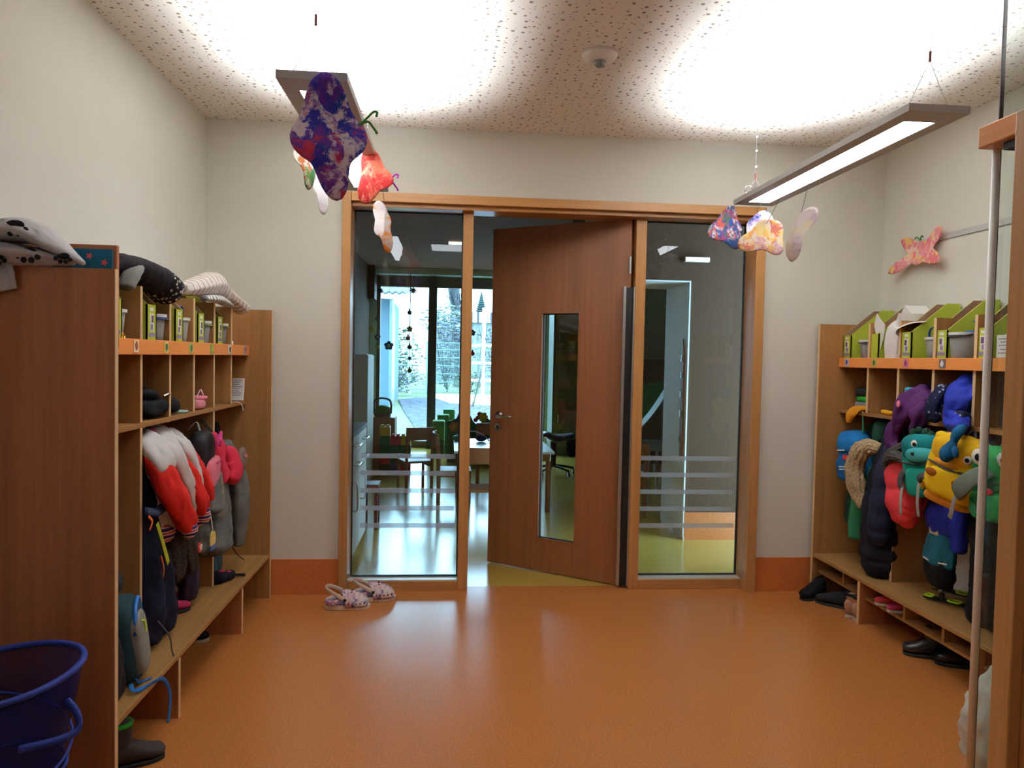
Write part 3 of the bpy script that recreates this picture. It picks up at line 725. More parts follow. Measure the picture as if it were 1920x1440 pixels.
# ------------------------------------------------------------------ textiles
NAVY = fabric('navy_cloth', (24, 26, 44)); BLACKC = fabric('black_cloth', (17, 17, 20)); DKBROWN = fur('dark_brown_fleece', (58, 50, 42))
GREYF = fabric('mottled_grey_fleece', (95, 97, 95), .95, .3, .8, 200); RED = fabric('bright_red_cloth', (205, 42, 36), .85, .06); WHITEC = fabric('white_cloth', (212, 208, 208), .9, .05)
CORAL = fabric('coral_quilt', (228, 70, 78), .7, .06, .2); YEL = fabric('yellow_cloth', (240, 196, 30), .75, .08, .3); TEAL = fabric('teal_cloth', (20, 135, 120), .75, .08, .3)
LTEAL = fabric('light_teal_cloth', (60, 155, 160), .75, .08); FROG = fabric('frog_green_cloth', (40, 140, 75), .75, .08); BLUE = fabric('royal_blue_cloth', (30, 45, 150), .7, .15)
MIDBLUE = fabric('mid_blue_cloth', (28, 110, 175), .75, .1); PINK = fabric('pink_cloth', (228, 130, 150), .8, .06); MAG = fabric('magenta_cloth', (180, 50, 90), .8, .1)
GRN = fabric('green_cloth', (52, 130, 88), .8, .1); DGRN = fabric('dark_green_cloth', (28, 62, 46), .85, .15); PURC = fabric('deep_purple_cloth', (72, 30, 82), .75, .15)
GREYC = fabric('grey_webbing', (150, 148, 142), .85, .08); DGREY = fabric('dark_grey_cloth', (70, 70, 72), .9, .12); GOLDC = fabric('ochre_cloth', (205, 135, 30), .85, .1)
NEON = plain('neon_green_trim', (190, 235, 40), .6); EYEW = plain('eye_white', (238, 238, 234), .35); EYEB = plain('eye_black', (12, 12, 12), .2)
DENIM = fabric('blue_grey_denim', (66, 88, 104), .9, .2)
CUFF = stripes('cuff_stripes', [(208, 200, 205), (60, 40, 110), (60, 40, 110), (214, 206, 210), (190, 36, 36)], 'z', .03)
def ribbon(pts, w, m, name, par, th=.003, ref=(0, 1, 0), steps=5):
    return MB().limb(pts, [(w/2, th/2)]*len(pts), ref=ref, seg=8, steps=steps, rnd=False, box=.5).build(name, m, par, smooth=True)
HOOKG = 'clothes hanging in the '
# ---- varsity jackets (left unit)
def varsity(label, dy, dx, k):
    t = thing('college_jacket', (-1.18+dx, 2.95+dy, .6), label, 'jacket', HOOKG+'left unit')
    def T(p): return (p[0]+dx, p[1]+dy, p[2])
    MB().limb([T((-1.215, 2.965, 1.035)), T((-1.18, 2.965, 1.0)), T((-1.16, 2.985, .90)), T((-1.155, 3.01, .78)), T((-1.155, 3.03, .68))], [(.04, .035), (.10, .05), (.125, .065), (.13, .065), (.12, .06)], seg=30, fold=.13, nf=6, seed=k+1).build('jacket_body', WHITEC, t, smooth=True)
    MB().limb([T((-1.155, 3.03, .69)), T((-1.155, 3.035, .665)), T((-1.155, 3.04, .64))], [(.122, .062)]*3, seg=30, fold=.08, nf=6, seed=k).build('waistband', CUFF, t, smooth=True)
    MB().limb([T((-1.19, 2.95, 1.045)), T((-1.13, 2.86, 1.02)), T((-1.088, 2.83, .97)), T((-1.072, 2.835, .935))], [(.045, .03), (.060, .040), (.066, .045), (.058, .040)], seg=22, fold=.14, nf=4, seed=k).build('shoulder_panel', WHITEC, t, smooth=True)
    MB().limb([T((-1.16, 2.99, 1.03)), T((-1.12, 3.005, .985)), T((-1.10, 3.03, .94))], [(.035, .03), (.046, .038), (.044, .036)], seg=22, fold=.14, nf=4, seed=k+3).build('shoulder_panel', WHITEC, t, smooth=True)
    MB().limb([T((-1.12, 2.93, 1.02)), T((-1.075, 2.955, .97)), T((-1.06, 3.03, .87)), T((-1.06, 3.10, .77)), T((-1.07, 3.12, .70))], [(.03, .02), (.042, .024), (.038, .022), (.032, .02), (.022, .014)], seg=20, fold=.15, nf=4, seed=k+7).build('front_panel', WHITEC, t, smooth=True)
    MB().limb([T((-1.2, 2.93, 1.03)), T((-1.17, 2.96, 1.055)), T((-1.2, 2.99, 1.04))], [(.02, .02)]*3, seg=10).build('collar', MAG, t, smooth=True)
    for sl, (pts, rr) in enumerate((
        ([(-1.13, 2.84, 1.0), (-1.085, 2.82, .945), (-1.06, 2.855, .86), (-1.05, 2.93, .765), (-1.045, 3.0, .685)], [(.035, .03), (.062, .042), (.066, .044), (.056, .040), (.046, .034)]),
        ([(-1.12, 3.0, .99), (-1.095, 3.03, .93), (-1.065, 3.10, .84), (-1.05, 3.15, .76), (-1.05, 3.19, .70)], [(.03, .03), (.045, .036), (.046, .038), (.044, .036), (.038, .032)]))):
        s = MB().limb([T(p) for p in pts], rr, seg=20, fold=.17, nf=4, seed=k+sl).build('sleeve', RED, t, smooth=True)
        e = Vector(T(pts[-1])); d = (Vector(pts[-1])-Vector(pts[-2])).normalized()
        MB().limb([e-d*.005, e+d*.02, e+d*.048], [(rr[-1][0]*.95, rr[-1][1]*.95), (rr[-1][0]*.9, rr[-1][1]*.9), (rr[-1][0]*.82, rr[-1][1]*.85)], seg=18).build('cuff', CUFF, s, smooth=True)
    MB().box(*[q for q in (T((-1.088, 0, 0))[0], T((-1.083, 0, 0))[0])], T((0, 3.02, 0))[1], T((0, 3.045, 0))[1], .785, .82).build('badge', fabric('violet_badge', (60, 40, 130)), t)
    return t
varsity('white college jacket with red sleeves and striped cuffs, nearest on the left unit', 0, 0, 1)
varsity('white college jacket with red sleeves, tucked behind the nearest one', .20, -.035, 5)
# ---- generic hanging garment
def garment(name, label, cat, side, pts, rr, mat, seed=1, fold=.12, nf=6, quilt=0, sleeves=(), smat=None, grp=None, seg=30, pname='garment_body'):
    t = thing(name, pts[-1], label, cat, grp or HOOKG+('left unit' if side < 0 else 'right unit'))
    MB().limb(pts, rr, seg=seg, fold=fold, nf=nf, seed=seed, quilt=quilt).build(pname, mat, t, smooth=True)
    for sp, sr in sleeves:
        MB().limb(sp, sr, seg=18, fold=fold, nf=4, seed=seed+2, quilt=quilt and 5).build('sleeve', smat or mat, t, smooth=True)
    return t
t = garment('snow_trousers', 'dark navy snow trousers with yellow stripe below the near college jacket', 'trousers', -1, [(-1.22, 2.87, 1.0), (-1.18, 2.88, .85), (-1.17, 2.88, .68), (-1.16, 2.88, .55)], [(.05, .03), (.075, .05), (.085, .06), (.09, .065)], NAVY, 2)
for y0, y1 in ((2.835, 2.83), (2.93, 2.95)):
    MB().limb([(-1.15, y0, .58), (-1.13, y0, .48), (-1.12, (y0+y1)/2, .38), (-1.13, y1, .285)], [(.05, .055), (.052, .058), (.055, .055), (.05, .05)], seg=20, fold=.12, nf=4, seed=y0*9).build('trouser_leg', NAVY, t, smooth=True)
ribbon([(-1.075, 2.775, .74), (-1.064, 2.80, .66), (-1.058, 2.84, .57)], .028, fabric('yellow_green_stripe', (165, 170, 40)), 'yellow_stripe', t)
ribbon([(-1.09, 2.735, .775), (-1.085, 2.755, .75), (-1.09, 2.745, .72)], .014, fabric('orange_tab', (225, 110, 50)), 'orange_tab', t)
ribbon([(-1.07, 2.80, .61), (-1.066, 2.815, .56), (-1.07, 2.82, .52)], .006, fabric('orange_tab', (225, 110, 50)), 'reflective_piping', t)
MB().limb([(-1.10, 2.745, .79), (-1.09, 2.80, .775), (-1.09, 2.88, .78)], [(.018, .012)]*3, seg=12).build('waist_belt', fabric('slate_blue_belt', (52, 64, 92)), t, smooth=True)
t = garment('fleece_trousers', 'shaggy dark brown fleece trousers hanging below the college jackets', 'trousers', -1, [(-1.2, 3.08, .98), (-1.17, 3.08, .85), (-1.16, 3.09, .70), (-1.15, 3.10, .62)], [(.07, .04), (.085, .05), (.09, .055), (.09, .06)], DKBROWN, 3)
for y0, y1, z in ((3.04, 3.03, .45), (3.15, 3.19, .44)):
    MB().limb([(-1.14, y0, .66), (-1.12, y0, .58), (-1.11, y1, z+.03), (-1.11, y1, z)], [(.055, .05), (.058, .052), (.05, .046), (.035, .034)], seg=22, fold=.14, nf=7, seed=y0*5).build('trouser_leg', DKBROWN, t, smooth=True)
garment('plum_garment', 'dark plum trousers hanging just above the bench beside the brown fleece', 'trousers', -1, [(-1.2, 3.30, .6), (-1.17, 3.30, .5), (-1.15, 3.30, .40), (-1.15, 3.31, .29)], [(.05, .04), (.06, .05), (.062, .05), (.045, .04)], fabric('dark_plum', (44, 34, 52)), 4)
t = garment('grey_jacket', 'mottled grey fleece jacket hanging under the coral bag', 'jacket', -1, [(-1.2, 3.62, 1.0), (-1.17, 3.62, .92), (-1.15, 3.62, .75), (-1.14, 3.60, .58), (-1.13, 3.58, .44)], [(.06, .04), (.10, .05), (.12, .07), (.14, .08), (.15, .085)], GREYF, 5, .13, 5,
            sleeves=(([(-1.12, 3.74, .92), (-1.07, 3.76, .78), (-1.06, 3.79, .6), (-1.07, 3.80, .40)], [(.04, .035), (.055, .045), (.06, .045), (.035, .03)]), ([(-1.13, 3.42, .9), (-1.08, 3.40, .75), (-1.06, 3.38, .66)], [(.04, .04), (.05, .045), (.04, .035)])))
ribbon([(-1.06, 3.47, .82), (-1.05, 3.48, .72), (-1.052, 3.485, .60)], .04, fabric('khaki_grey_strap', (112, 108, 96)), 'hanging_strap', t)
ribbon([(-1.10, 3.80, .38), (-1.08, 3.83, .33), (-1.06, 3.87, .295)], .006, BLACKC, 'drawstring', t)
garment('dark_jacket', 'dark jacket hanging deep in the last cell of the left unit', 'jacket', -1, [(-1.24, 3.9, 1.0), (-1.22, 3.9, .85), (-1.2, 3.92, .7), (-1.19, 3.95, .58)], [(.05, .035), (.08, .05), (.085, .05), (.07, .04)], BLACKC, 7)
garment('denim_trousers', 'blue grey corduroy trousers end hanging over the bench by the last divider', 'trousers', -1, [(-1.22, 3.74, .6), (-1.2, 3.76, .45), (-1.19, 3.78, .33), (-1.19, 3.79, .26)], [(.04, .03), (.045, .035), (.045, .035), (.045, .035)], DENIM, 8, .2, 9)
garment('dark_coat', 'dark navy garment end showing just behind the near end panel', 'jacket', -1, [(-1.2, 2.38, 1.0), (-1.15, 2.38, .85), (-1.12, 2.39, .72), (-1.085, 2.41, .61)], [(.05, .04), (.07, .05), (.07, .05), (.05, .045)], fabric('dark_slate', (40, 40, 52)), 9)
# ---- pink backpack
t = thing('pink_backpack', (-1.10, 3.38, .85), 'small black and pink children\'s backpack with a pink bow beside the college jackets', 'backpack', 'backpacks in the left unit')
X = XF((-1.115, 3.40, .885), .15, 0.05)
MB(X).sell((-.01, 0, .01), (.055, .088, .128), .6, .8, 32, 18, .04, 8, 2).build('bag_body', fabric('black_shiny_cloth', (30, 28, 32), .5, .05), t, smooth=True)
MB(X).sell((.035, .01, -.05), (.035, .085, .07), .5, .6, 28, 14, .04, 9, 4).build('front_pocket', PINK, t, smooth=True)
MB(X).limb([(.07, -.07, .0), (.078, .01, .006), (.07, .09, .0)], [(.004, .004)]*3, seg=8).build('zip', MAG, t)
bo = MB(X)
for s in (-1, 1): bo.prism([(-.01, .095), (-.01+s*.06, .135), (-.01+s*.066, .10), (-.01+s*.055, .058)], .014, 'x', .055)
bo.sell((.066, -.01, .096), (.012, .013, .016)); bo.build('bow', fabric('satin_pink', (205, 70, 130)), t, bevel=.005)
ribbon([(-1.17, 3.36, 1.03), (-1.14, 3.38, 1.06), (-1.13, 3.40, 1.02)], .02, GREYC, 'top_loop', t)
ribbon([(-1.07, 3.44, .76), (-1.06, 3.47, .73), (-1.055, 3.49, .735)], .03, fabric('cream_strap', (190, 180, 150)), 'strap_end', t)
t = thing('key_charm', (-1.03, 3.09, .56), 'small round red and white charm dangling under the near red cuff', 'charm')
MB().cyl((-1.022, 3.09, .565), (-1.028, 3.09, .565), .021).build('disc', plain('charm_red', (200, 60, 60), .4), t)
b = MB(); b.sell((-1.0205, 3.09, .56), (.002, .009, .007)); [b.sell((-1.0205, 3.09+dy, .572+dz), (.002, .0035, .004)) for dy, dz in ((-.011, -.002), (-.004, .003), (.004, .003), (.011, -.002))]
b.build('white_mark', EYEW, t)
MB().wire([(-1.026, 3.09, .585), (-1.028, 3.08, .64)], .0012).build('thread', WIRE, t)
t = thing('tag_pendant', (-1.035, 3.27, .50), 'cream pendant tag on a pale cord beside the brown fleece', 'charm')
MB().prism([(3.235, .555), (3.24, .58), (3.265, .592), (3.295, .585), (3.305, .555), (3.30, .53), (3.24, .53)], .005, 'x', -1.033).build('tag', plain('cream_rubber', (225, 200, 110), .5), t)
MB().box(-1.034, -1.027, 3.238, 3.302, .508, .53).build('blue_band', plain('tag_blue', (70, 90, 150), .5), t)
ribbon([(-1.03, 3.27, .59), (-1.04, 3.27, .66), (-1.06, 3.28, .72)], .008, WHITEC, 'cord', t)
# ---- coral bag with grey disc pocket
t = thing('coral_bag', (-1.10, 3.62, .85), 'coral padded bag with round grey pocket in the last cells of the left unit', 'bag')
MB().limb([(-1.12, 3.52, .985), (-1.10, 3.52, .93), (-1.10, 3.53, .86), (-1.09, 3.57, .78)], [(.035, .03), (.055, .045), (.05, .04), (.06, .045)], seg=22, fold=.08, seed=3).build('bag_body', fabric('raspberry_padding', (205, 50, 75), .8, .08), t, smooth=True)
MB().limb([(-1.08, 3.64, .90), (-1.07, 3.67, .86), (-1.06, 3.68, .80), (-1.07, 3.66, .755)], [(.03, .03), (.06, .04), (.065, .045), (.06, .04)], seg=22, fold=.06, seed=6).build('side_pouch', fabric('raspberry_padding', (205, 50, 75)), t, smooth=True)
MB().sell((-1.03, 3.71, .85), (.022, .045, .058), .9, .9).build('grey_pocket', fabric('taupe_panel', (110, 95, 88), .8, .1), t, smooth=True)
b = MB(); [b.sell((-1.008, 3.70+.012*i, .86+.008*(i % 2)), (.003, .006, .006)) for i in range(-1, 3)]; b.build('pink_motif', PINK, t)
ribbon([(-1.16, 3.50, 1.06), (-1.12, 3.56, .99), (-1.09, 3.63, .90)], .03, BLACKC, 'shoulder_strap', t)
# ---- items on the left bench and under it
def shoe(label, c, yaw, L, w, hgt, up_m, sole_m, cat='shoe', name='shoe', collar=None, boot=0.0, laces=None, grp=None, velcro=None):
    """toe towards local +x, heel at -x; c = sole centre on the ground"""
    t = thing(name, c, label, cat, grp); X = XF(c, yaw)
    out = []
    for k in range(28):
        a = 2*PI*k/28; x = L/2*math.cos(a); wy = w/2*(1.0+.10*math.cos(a))*(1-.12*math.exp(-((x+.01)/(.2*L))**2)); out.append((x, wy*sgn(math.sin(a), .8)))
    MB(X).prism(out, .014, 'z', .0).build('sole', sole_m, t, bevel=.003)
    h = hgt
    MB(X).limb([(-L*.46, 0, h*.50+.012), (-L*.30, 0, h*.55+.012), (-L*.05, 0, h*.47+.012), (L*.2, 0, h*.33+.012), (L*.40, 0, h*.26+.012), (L*.47, 0, h*.2+.012)],
               [(w*.30, h*.42), (w*.40, h*.56), (w*.43, h*.47), (w*.47, h*.32), (w*.42, h*.25), (w*.25, h*.16)], ref=(0, 1, 0), seg=24, box=.85).build('upper', up_m, t, smooth=True)
    if boot:
        MB(X).limb([(-L*.22, 0, h*.6), (-L*.22, 0, h+.0), (-L*.23, 0, h+boot*.6), (-L*.24, 0, h+boot)], [(w*.40, w*.46), (w*.42, w*.48), (w*.44, w*.52), (w*.46, w*.54)], ref=(0, 1, 0), seg=24, fold=.06, rnd=False).build('shaft', up_m, t, smooth=True)
    z = h+boot-.004 if boot else h*.95+.012
    ra, rb = (w*.42, w*.50) if boot else (w*.30, L*.2)
    MB(X).tube([(-L*.24+rb*math.cos(a), ra*math.sin(a), z+(0 if boot else -.10*h*math.cos(a)*3)) for a in [2*PI*k/12 for k in range(12)]], .006 if not collar else .008, 8, 2, closed=True).build('collar', collar or up_m, t, smooth=True)
    if laces:
        b = MB(X)
        for k in range(3): b.tube([(L*(.02+.07*k), -w*.22, h*(.86-.13*k)), (L*(.04+.07*k), 0, h*(.98-.15*k)), (L*(.02+.07*k), w*.22, h*(.86-.13*k))], .0025, 6)
        b.build('laces', laces, t)
    if velcro:
        b = MB(X)
        for k in range(2): b.limb([(L*(.0+.13*k), -w*.44, h*(.55-.1*k)), (L*(.02+.13*k), 0, h*(1.02-.18*k)), (L*(.0+.13*k), w*.44, h*(.55-.1*k))], [(.011, .003)]*3, ref=(1, 0, 0), seg=8, rnd=False)
        b.build('velcro_strap', velcro, t, smooth=True)
    return t
DKS = plain('dark_sole', (22, 22, 24), .8); LTS = plain('pale_sole', (190, 180, 165), .8)
shoe('magenta slipper shoe on the left bench under the brown fleece, nearer one', (-1.17, 3.20, .248), .9, .15, .06, .055, MAG, DKS, velcro=BLACKC)
shoe('magenta slipper shoe on the left bench, pushed further in toward the wall', (-1.25, 3.33, .248), .75, .15, .06, .055, MAG, DKS, velcro=BLACKC)
t = shoe('yellow slipper with a toy wheel on the left bench by the first divider', (-1.20, 3.02, .248), -.3, .15, .065, .06, fabric('slipper_yellow', (205, 165, 50)), DKS, cat='slipper', name='slipper')
b = MB(); b.cyl((-1.135, 2.985, .275), (-1.128, 2.983, .275), .02); b.build('wheel', EYEW, t); b = MB(); b.cyl((-1.129, 2.984, .275), (-1.125, 2.983, .275), .009); b.build('wheel_hub', BLACKP, t)
t = thing('mask_bundle', (-1.09, 3.68, .248), 'crumpled black and pink knit gloves lying on the left bench', 'gloves')
MB().sell((-1.13, 3.64, .272), (.055, .06, .026), .9, .9, 26, 14, .5, 22, 3).build('glove', fabric('black_knit', (24, 20, 34), .9, .2), t, smooth=True)
MB().sell((-1.085, 3.69, .268), (.03, .045, .018), .9, .9, 22, 12, .5, 30, 6).build('glove', fabric('black_knit', (24, 20, 34)), t, smooth=True)
MB().limb([(-1.06, 3.71, .262), (-1.035, 3.73, .258), (-1.02, 3.74, .254)], [(.008, .006)]*3, seg=10).build('strap', BLACKC, t)
b = MB(); b.sell((-1.11, 3.66, .296), (.016, .012, .006)); b.sell((-1.08, 3.68, .287), (.012, .01, .005)); b.build('pink_patch', fabric('hot_pink', (205, 60, 110)), t, smooth=True)
# blue grey backpack standing on the near end of the bench
t = thing('grey_blue_backpack', (-1.09, 2.55, .248), 'grey backpack with blue trim and straps standing on the near end of the left bench', 'backpack')
X = XF((-1.10, 2.56, .39), .25, -.12)
MB(X).sell((0, 0, 0), (.065, .10, .142), .5, .7, 32, 18, .05, 8, 5).build('bag_body', fabric('dark_teal_canvas', (28, 54, 62), .8, .1), t, smooth=True)
MB(X).sell((.045, -.025, -.01), (.03, .065, .105), .45, .6, 26, 14, .03, 9, 1).build('front_pocket', fabric('ash_grey_canvas', (128, 128, 122), .85, .08), t, smooth=True)
MB(X).tube([(.05, -.085, .03), (.055, -.07, .095), (.055, -.01, .128), (.05, .06, .11), (.045, .088, .04), (.04, .09, -.04)], .0075, 8).build('blue_piping', plain('bright_blue_piping', (35, 110, 195), .5), t, smooth=True)
MB(X).limb([(.07, -.06, .07), (.077, -.045, .06), (.075, -.035, .02)], [(.004, .003)]*3, seg=8).build('zip_puller', NEON, t)
SB = fabric('blue_strap', (40, 100, 170))
ribbon([(-1.04, 2.47, .27), (-1.02, 2.44, .262), (-1.0, 2.47, .256), (-.985, 2.53, .252), (-.975, 2.58, .235), (-.968, 2.615, .17), (-.968, 2.61, .10), (-.97, 2.60, .07)], .014, SB, 'long_strap', t, ref=(.3, 1, .2))
ribbon([(-1.05, 2.50, .30), (-1.03, 2.50, .265), (-1.03, 2.53, .252), (-1.01, 2.56, .251)], .012, SB, 'short_strap', t)
ribbon([(-1.02, 2.64, .42), (-.995, 2.68, .35), (-1.0, 2.72, .28), (-1.0, 2.74, .252)], .008, DGREY, 'cord', t)
garment('dark_boots_bag', 'dark brown coat bundle standing on the bench right behind the near end panel', 'coat', -1, [(-1.2, 2.38, .55), (-1.14, 2.37, .50), (-1.10, 2.37, .42), (-1.09, 2.38, .33), (-1.09, 2.38, .27)], [(.05, .04), (.075, .055), (.08, .06), (.08, .065), (.07, .06)], fabric('black_brown_cloth', (34, 26, 28)), 11)
shoe('dark ankle boot with green lining on the floor by the near end panel', (-1.03, 2.47, 0), .5, .19, .078, .075, plain('dark_boot_nubuck', (46, 36, 34), .8, bump=.3), DKS, 'boot', 'boot', fabric('lime_green_lining', (50, 160, 50)), .075, DGREY)
shoe('dark boot half hidden behind the green lined one under the left bench', (-1.14, 2.44, 0), .42, .19, .078, .075, plain('dark_boot_nubuck', (46, 36, 34), .8), DKS, 'boot', 'boot', fabric('lime_green_lining', (50, 160, 50)), .06, DGREY)
shoe('black shoe with pale sole in shade under the left bench near the far leg', (-1.20, 3.52, 0), .1, .15, .066, .055, BLACKC, LTS)
shoe('pink and white shoe tip behind the middle leg of the left bench', (-1.145, 2.93, 0), .1, .15, .062, .055, fabric('pale_pink_shoe', (225, 180, 185)), LTS, laces=WHITEC)
# ---- cells of the left unit
t = thing('black_bag', (-1.2, 2.97, 1.116), 'crumpled black bag filling the second visible cell of the left unit', 'bag')
MB().sell((-1.21, 2.965, 1.155), (.085, .105, .04), .8, .8, 30, 16, .35, 14, 2).build('bag_body', BLACKC, t, smooth=True)
MB().sell((-1.21, 2.94, 1.205), (.07, .08, .03), .8, .8, 26, 14, .4, 16, 5).build('bag_flap', BLACKC, t, smooth=True)
MB().tube([(-1.135, 2.99, 1.2), (-1.125, 3.01, 1.208), (-1.13, 3.03, 1.2)], .005, 8).build('buckle', CHROME, t)
tt = MB().sell((-1.2, 3.14, 1.158), (.07, .065, .042), .8, .8, 28, 14, .4, 15, 9).build('black_hat', BLACKC, smooth=True); setp(tt, 'black crumpled cap in the third visible cell of the left unit', 'cap')
tt = MB().sell((-1.155, 3.235, 1.121), (.028, .035, .006), .6, .8).build('soap_dish', plain('pale_aqua_plastic', (150, 190, 180), .4), smooth=True); setp(tt, 'flat pale aqua case beside the black cap on the middle shelf', 'case')
t = thing('pink_purse', (-1.17, 3.45, 1.116), 'small pink purse with strap in the fourth visible cell of the left unit', 'purse')
MB().sell((-1.17, 3.44, 1.14), (.045, .05, .024), .6, .7, 24, 12, .15, 18, 3).build('purse_body', fabric('rose_purse', (214, 140, 150)), t, smooth=True)
MB().sell((-1.165, 3.46, 1.168), (.04, .055, .01), .6, .7, 24, 12, .15, 18, 3).build('purse_flap', PINK, t, smooth=True)
ribbon([(-1.15, 3.40, 1.16), (-1.14, 3.43, 1.205), (-1.14, 3.47, 1.18)], .012, fabric('pale_pink_strap', (230, 190, 200)), 'strap', t)
t = thing('letter_sheet', (-1.15, 4.06, 1.13), 'white printed letter pinned inside the last cell of the left unit', 'letter')
MB().limb([(-1.151, 4.075, 1.24), (-1.151, 4.07, 1.18), (-1.151, 4.055, 1.12)], [(.032, .0012)]*3, ref=(1, 0, 0), seg=8, rnd=False, box=.3).build('sheet', PAPER, t)
b = MB(); [b.box(-1.178, -1.13-.008*(i % 3), 4.068-.004*(i > 3)-.001*i, 4.0685-.004*(i > 3)-.001*i, 1.228-.0115*i, 1.2305-.0115*i) for i in range(8)]; b.build('printed_line', LABD, t)
t = thing('hanging_string', (-1.11, 3.96, 1.07), 'knotted white string hanging off the middle shelf beside the letter', 'string')
b = MB(); b.tube([(-1.14, 3.90, 1.119), (-1.115, 3.93, 1.119), (-1.10, 3.96, 1.10), (-1.10, 3.97, 1.07)], .003, 6); b.tube([(-1.10, 3.955, 1.10), (-1.098, 3.985, 1.075)], .003, 6); b.build('cord', WHITEC, t)
# ---- on top of the left unit
t = thing('paw_blanket', (-1.25, 2.25, 1.62), 'pale grey fleece blanket with black paw prints draped over the near end panel', 'blanket')
PAW = spots('grey_fleece_black_spots', (178, 174, 176), (28, 26, 32), 13.0, .33, 1.2)
PG = fabric('pale_grey_fleece', (176, 172, 174), .95, .05, .4)
top = MB().limb([(-1.40+.03, 2.30, 1.695), (-1.30, 2.275, 1.722), (-1.22, 2.255, 1.718), (-1.15, 2.25, 1.675), (-1.085, 2.25, 1.635)], [(.10, .032), (.10, .034), (.095, .032), (.07, .022), (.012, .008)], ref=(0, 1, 0), seg=34, fold=.12, nf=3, seed=4).build('folded_layer', PG, t, smooth=True)
low = MB().limb([(-1.40+.04, 2.25, 1.66), (-1.30, 2.245, 1.658), (-1.20, 2.25, 1.648), (-1.12, 2.25, 1.638)], [(.07, .034), (.075, .030), (.07, .024), (.03, .012)], ref=(0, 1, 0), seg=30, fold=.15, nf=4, seed=8).build('folded_layer', PG, t, smooth=True)
MB().limb([(-1.33, 2.235, 1.66), (-1.325, 2.222, 1.62), (-1.32, 2.22, 1.575), (-1.315, 2.222, 1.545)], [(.055, .010), (.06, .012), (.06, .012), (.062, .010)], ref=(1, 0, 0), seg=26, fold=.2, nf=5, seed=2).build('hanging_end', PAW, t, smooth=True)
# paw prints as appliqué ovals on the folded layer, facing the room
rngp = random.Random(3)
def paw(cx, cz, y, s, par):
    b = MB(); b.sell((cx, y, cz), (.026*s, .006, .014*s), nu=16, nv=8)
    for dx, dz in ((-.030, -.012), (-.012, -.024), (.010, -.024), (.028, -.014)): b.sell((cx+dx*s, y-.001, cz+dz*s), (.0085*s, .006, .0095*s), nu=12, nv=8)
    b.build('paw_print', fabric('charcoal_print', (30, 28, 34)), par, smooth=True)
paw(-1.235, 1.73, 2.180, 1.0, t); paw(-1.345, 1.66, 2.180, .9, t); paw(-1.205, 1.655, 2.188, .95, t); paw(-1.29, 1.64, 2.185, .8, t); paw(-1.12, 1.65, 2.21, .7, t)
t = thing('patterned_hat', (-1.16, 2.80, 1.60), 'black knitted hat with white nordic border lying over the near green files', 'hat')
MB().limb([(-1.2, 2.60, 1.655), (-1.17, 2.68, 1.68), (-1.15, 2.80, 1.672), (-1.14, 2.90, 1.655), (-1.135, 2.94, 1.648)], [(.03, .03), (.055, .042), (.062, .05), (.066, .056), (.066, .056)], ref=(1, 0, 0), seg=28, fold=.08, nf=4, seed=2).build('hat_crown', fabric('black_wool', (26, 20, 24), .95, .2, .8), t, smooth=True)
MB().limb([(-1.135, 2.925, 1.65), (-1.13, 2.965, 1.636), (-1.125, 3.0, 1.62)], [(.068, .058), (.072, .062), (.070, .062)], ref=(1, 0, 0), seg=28, fold=.04, nf=4, seed=2, rnd=False).build('hat_border', spots('nordic_pattern', (24, 20, 24), (190, 180, 170), 60, .32, 2), t, smooth=True)
MB().limb([(-1.12, 2.62, 1.60), (-1.12, 2.66, 1.65), (-1.12, 2.72, 1.68)], [(.03, .018), (.035, .02), (.02, .012)], ref=(1, 0, 0), seg=14, fold=.1).build('lining', fabric('grey_lining', (96, 96, 92)), t, smooth=True)
t = thing('striped_hat', (-1.17, 3.62, 1.62), 'white knitted hat with beige and grey stripes on the far green files', 'hat')
STR = stripes('knit_stripes', [(220, 212, 205), (220, 212, 205), (170, 152, 140), (225, 218, 212)], 'y', .034, .95)
MB().limb([(-1.18, 3.32, 1.655), (-1.165, 3.42, 1.675), (-1.15, 3.55, 1.70), (-1.14, 3.64, 1.705), (-1.12, 3.72, 1.665)], [(.04, .03), (.055, .042), (.06, .055), (.058, .055), (.04, .035)], ref=(1, 0, 0), seg=28, fold=.06, nf=7, seed=1).build('hat_crown', STR, t, smooth=True)
MB().limb([(-1.12, 3.70, 1.68), (-1.11, 3.80, 1.655), (-1.10, 3.88, 1.63), (-1.095, 3.92, 1.612)], [(.035, .032), (.036, .030), (.042, .034), (.044, .036)], ref=(1, 0, 0), seg=22, fold=.06, nf=9, seed=1).build('hat_cuff', STR, t, smooth=True)
MB().limb([(-1.12, 3.42, 1.625), (-1.10, 3.52, 1.63), (-1.10, 3.62, 1.625), (-1.10, 3.75, 1.615)], [(.02, .014), (.03, .02), (.03, .02), (.015, .01)], ref=(1, 0, 0), seg=18, fold=.1).build('turned_edge', stripes('grey_zigzag', [(225, 220, 214), (120, 118, 120)], 'y', .02), t, smooth=True)
t = thing('gold_figure', (-1.12, 2.615, 1.386), 'small golden animal figure on the orange rail shelf beside the first green file', 'figurine')
b = MB(); b.sell((-1.14, 2.62, 1.432), (.012, .02, .014)); b.sell((-1.14, 2.604, 1.462), (.008, .008, .022)); b.sell((-1.14, 2.6, 1.485), (.007, .009, .008)); [b.cyl((-1.14+sx, 2.62+sy, 1.386), (-1.14+sx, 2.62+sy, 1.43), .004, .005, 8) for sx, sy in ((-.007, -.01), (.007, -.01), (-.007, .012), (.007, .012))]
b.build('figure_body', plain('gold_paint', (205, 160, 60), .3, .8), t, smooth=True)
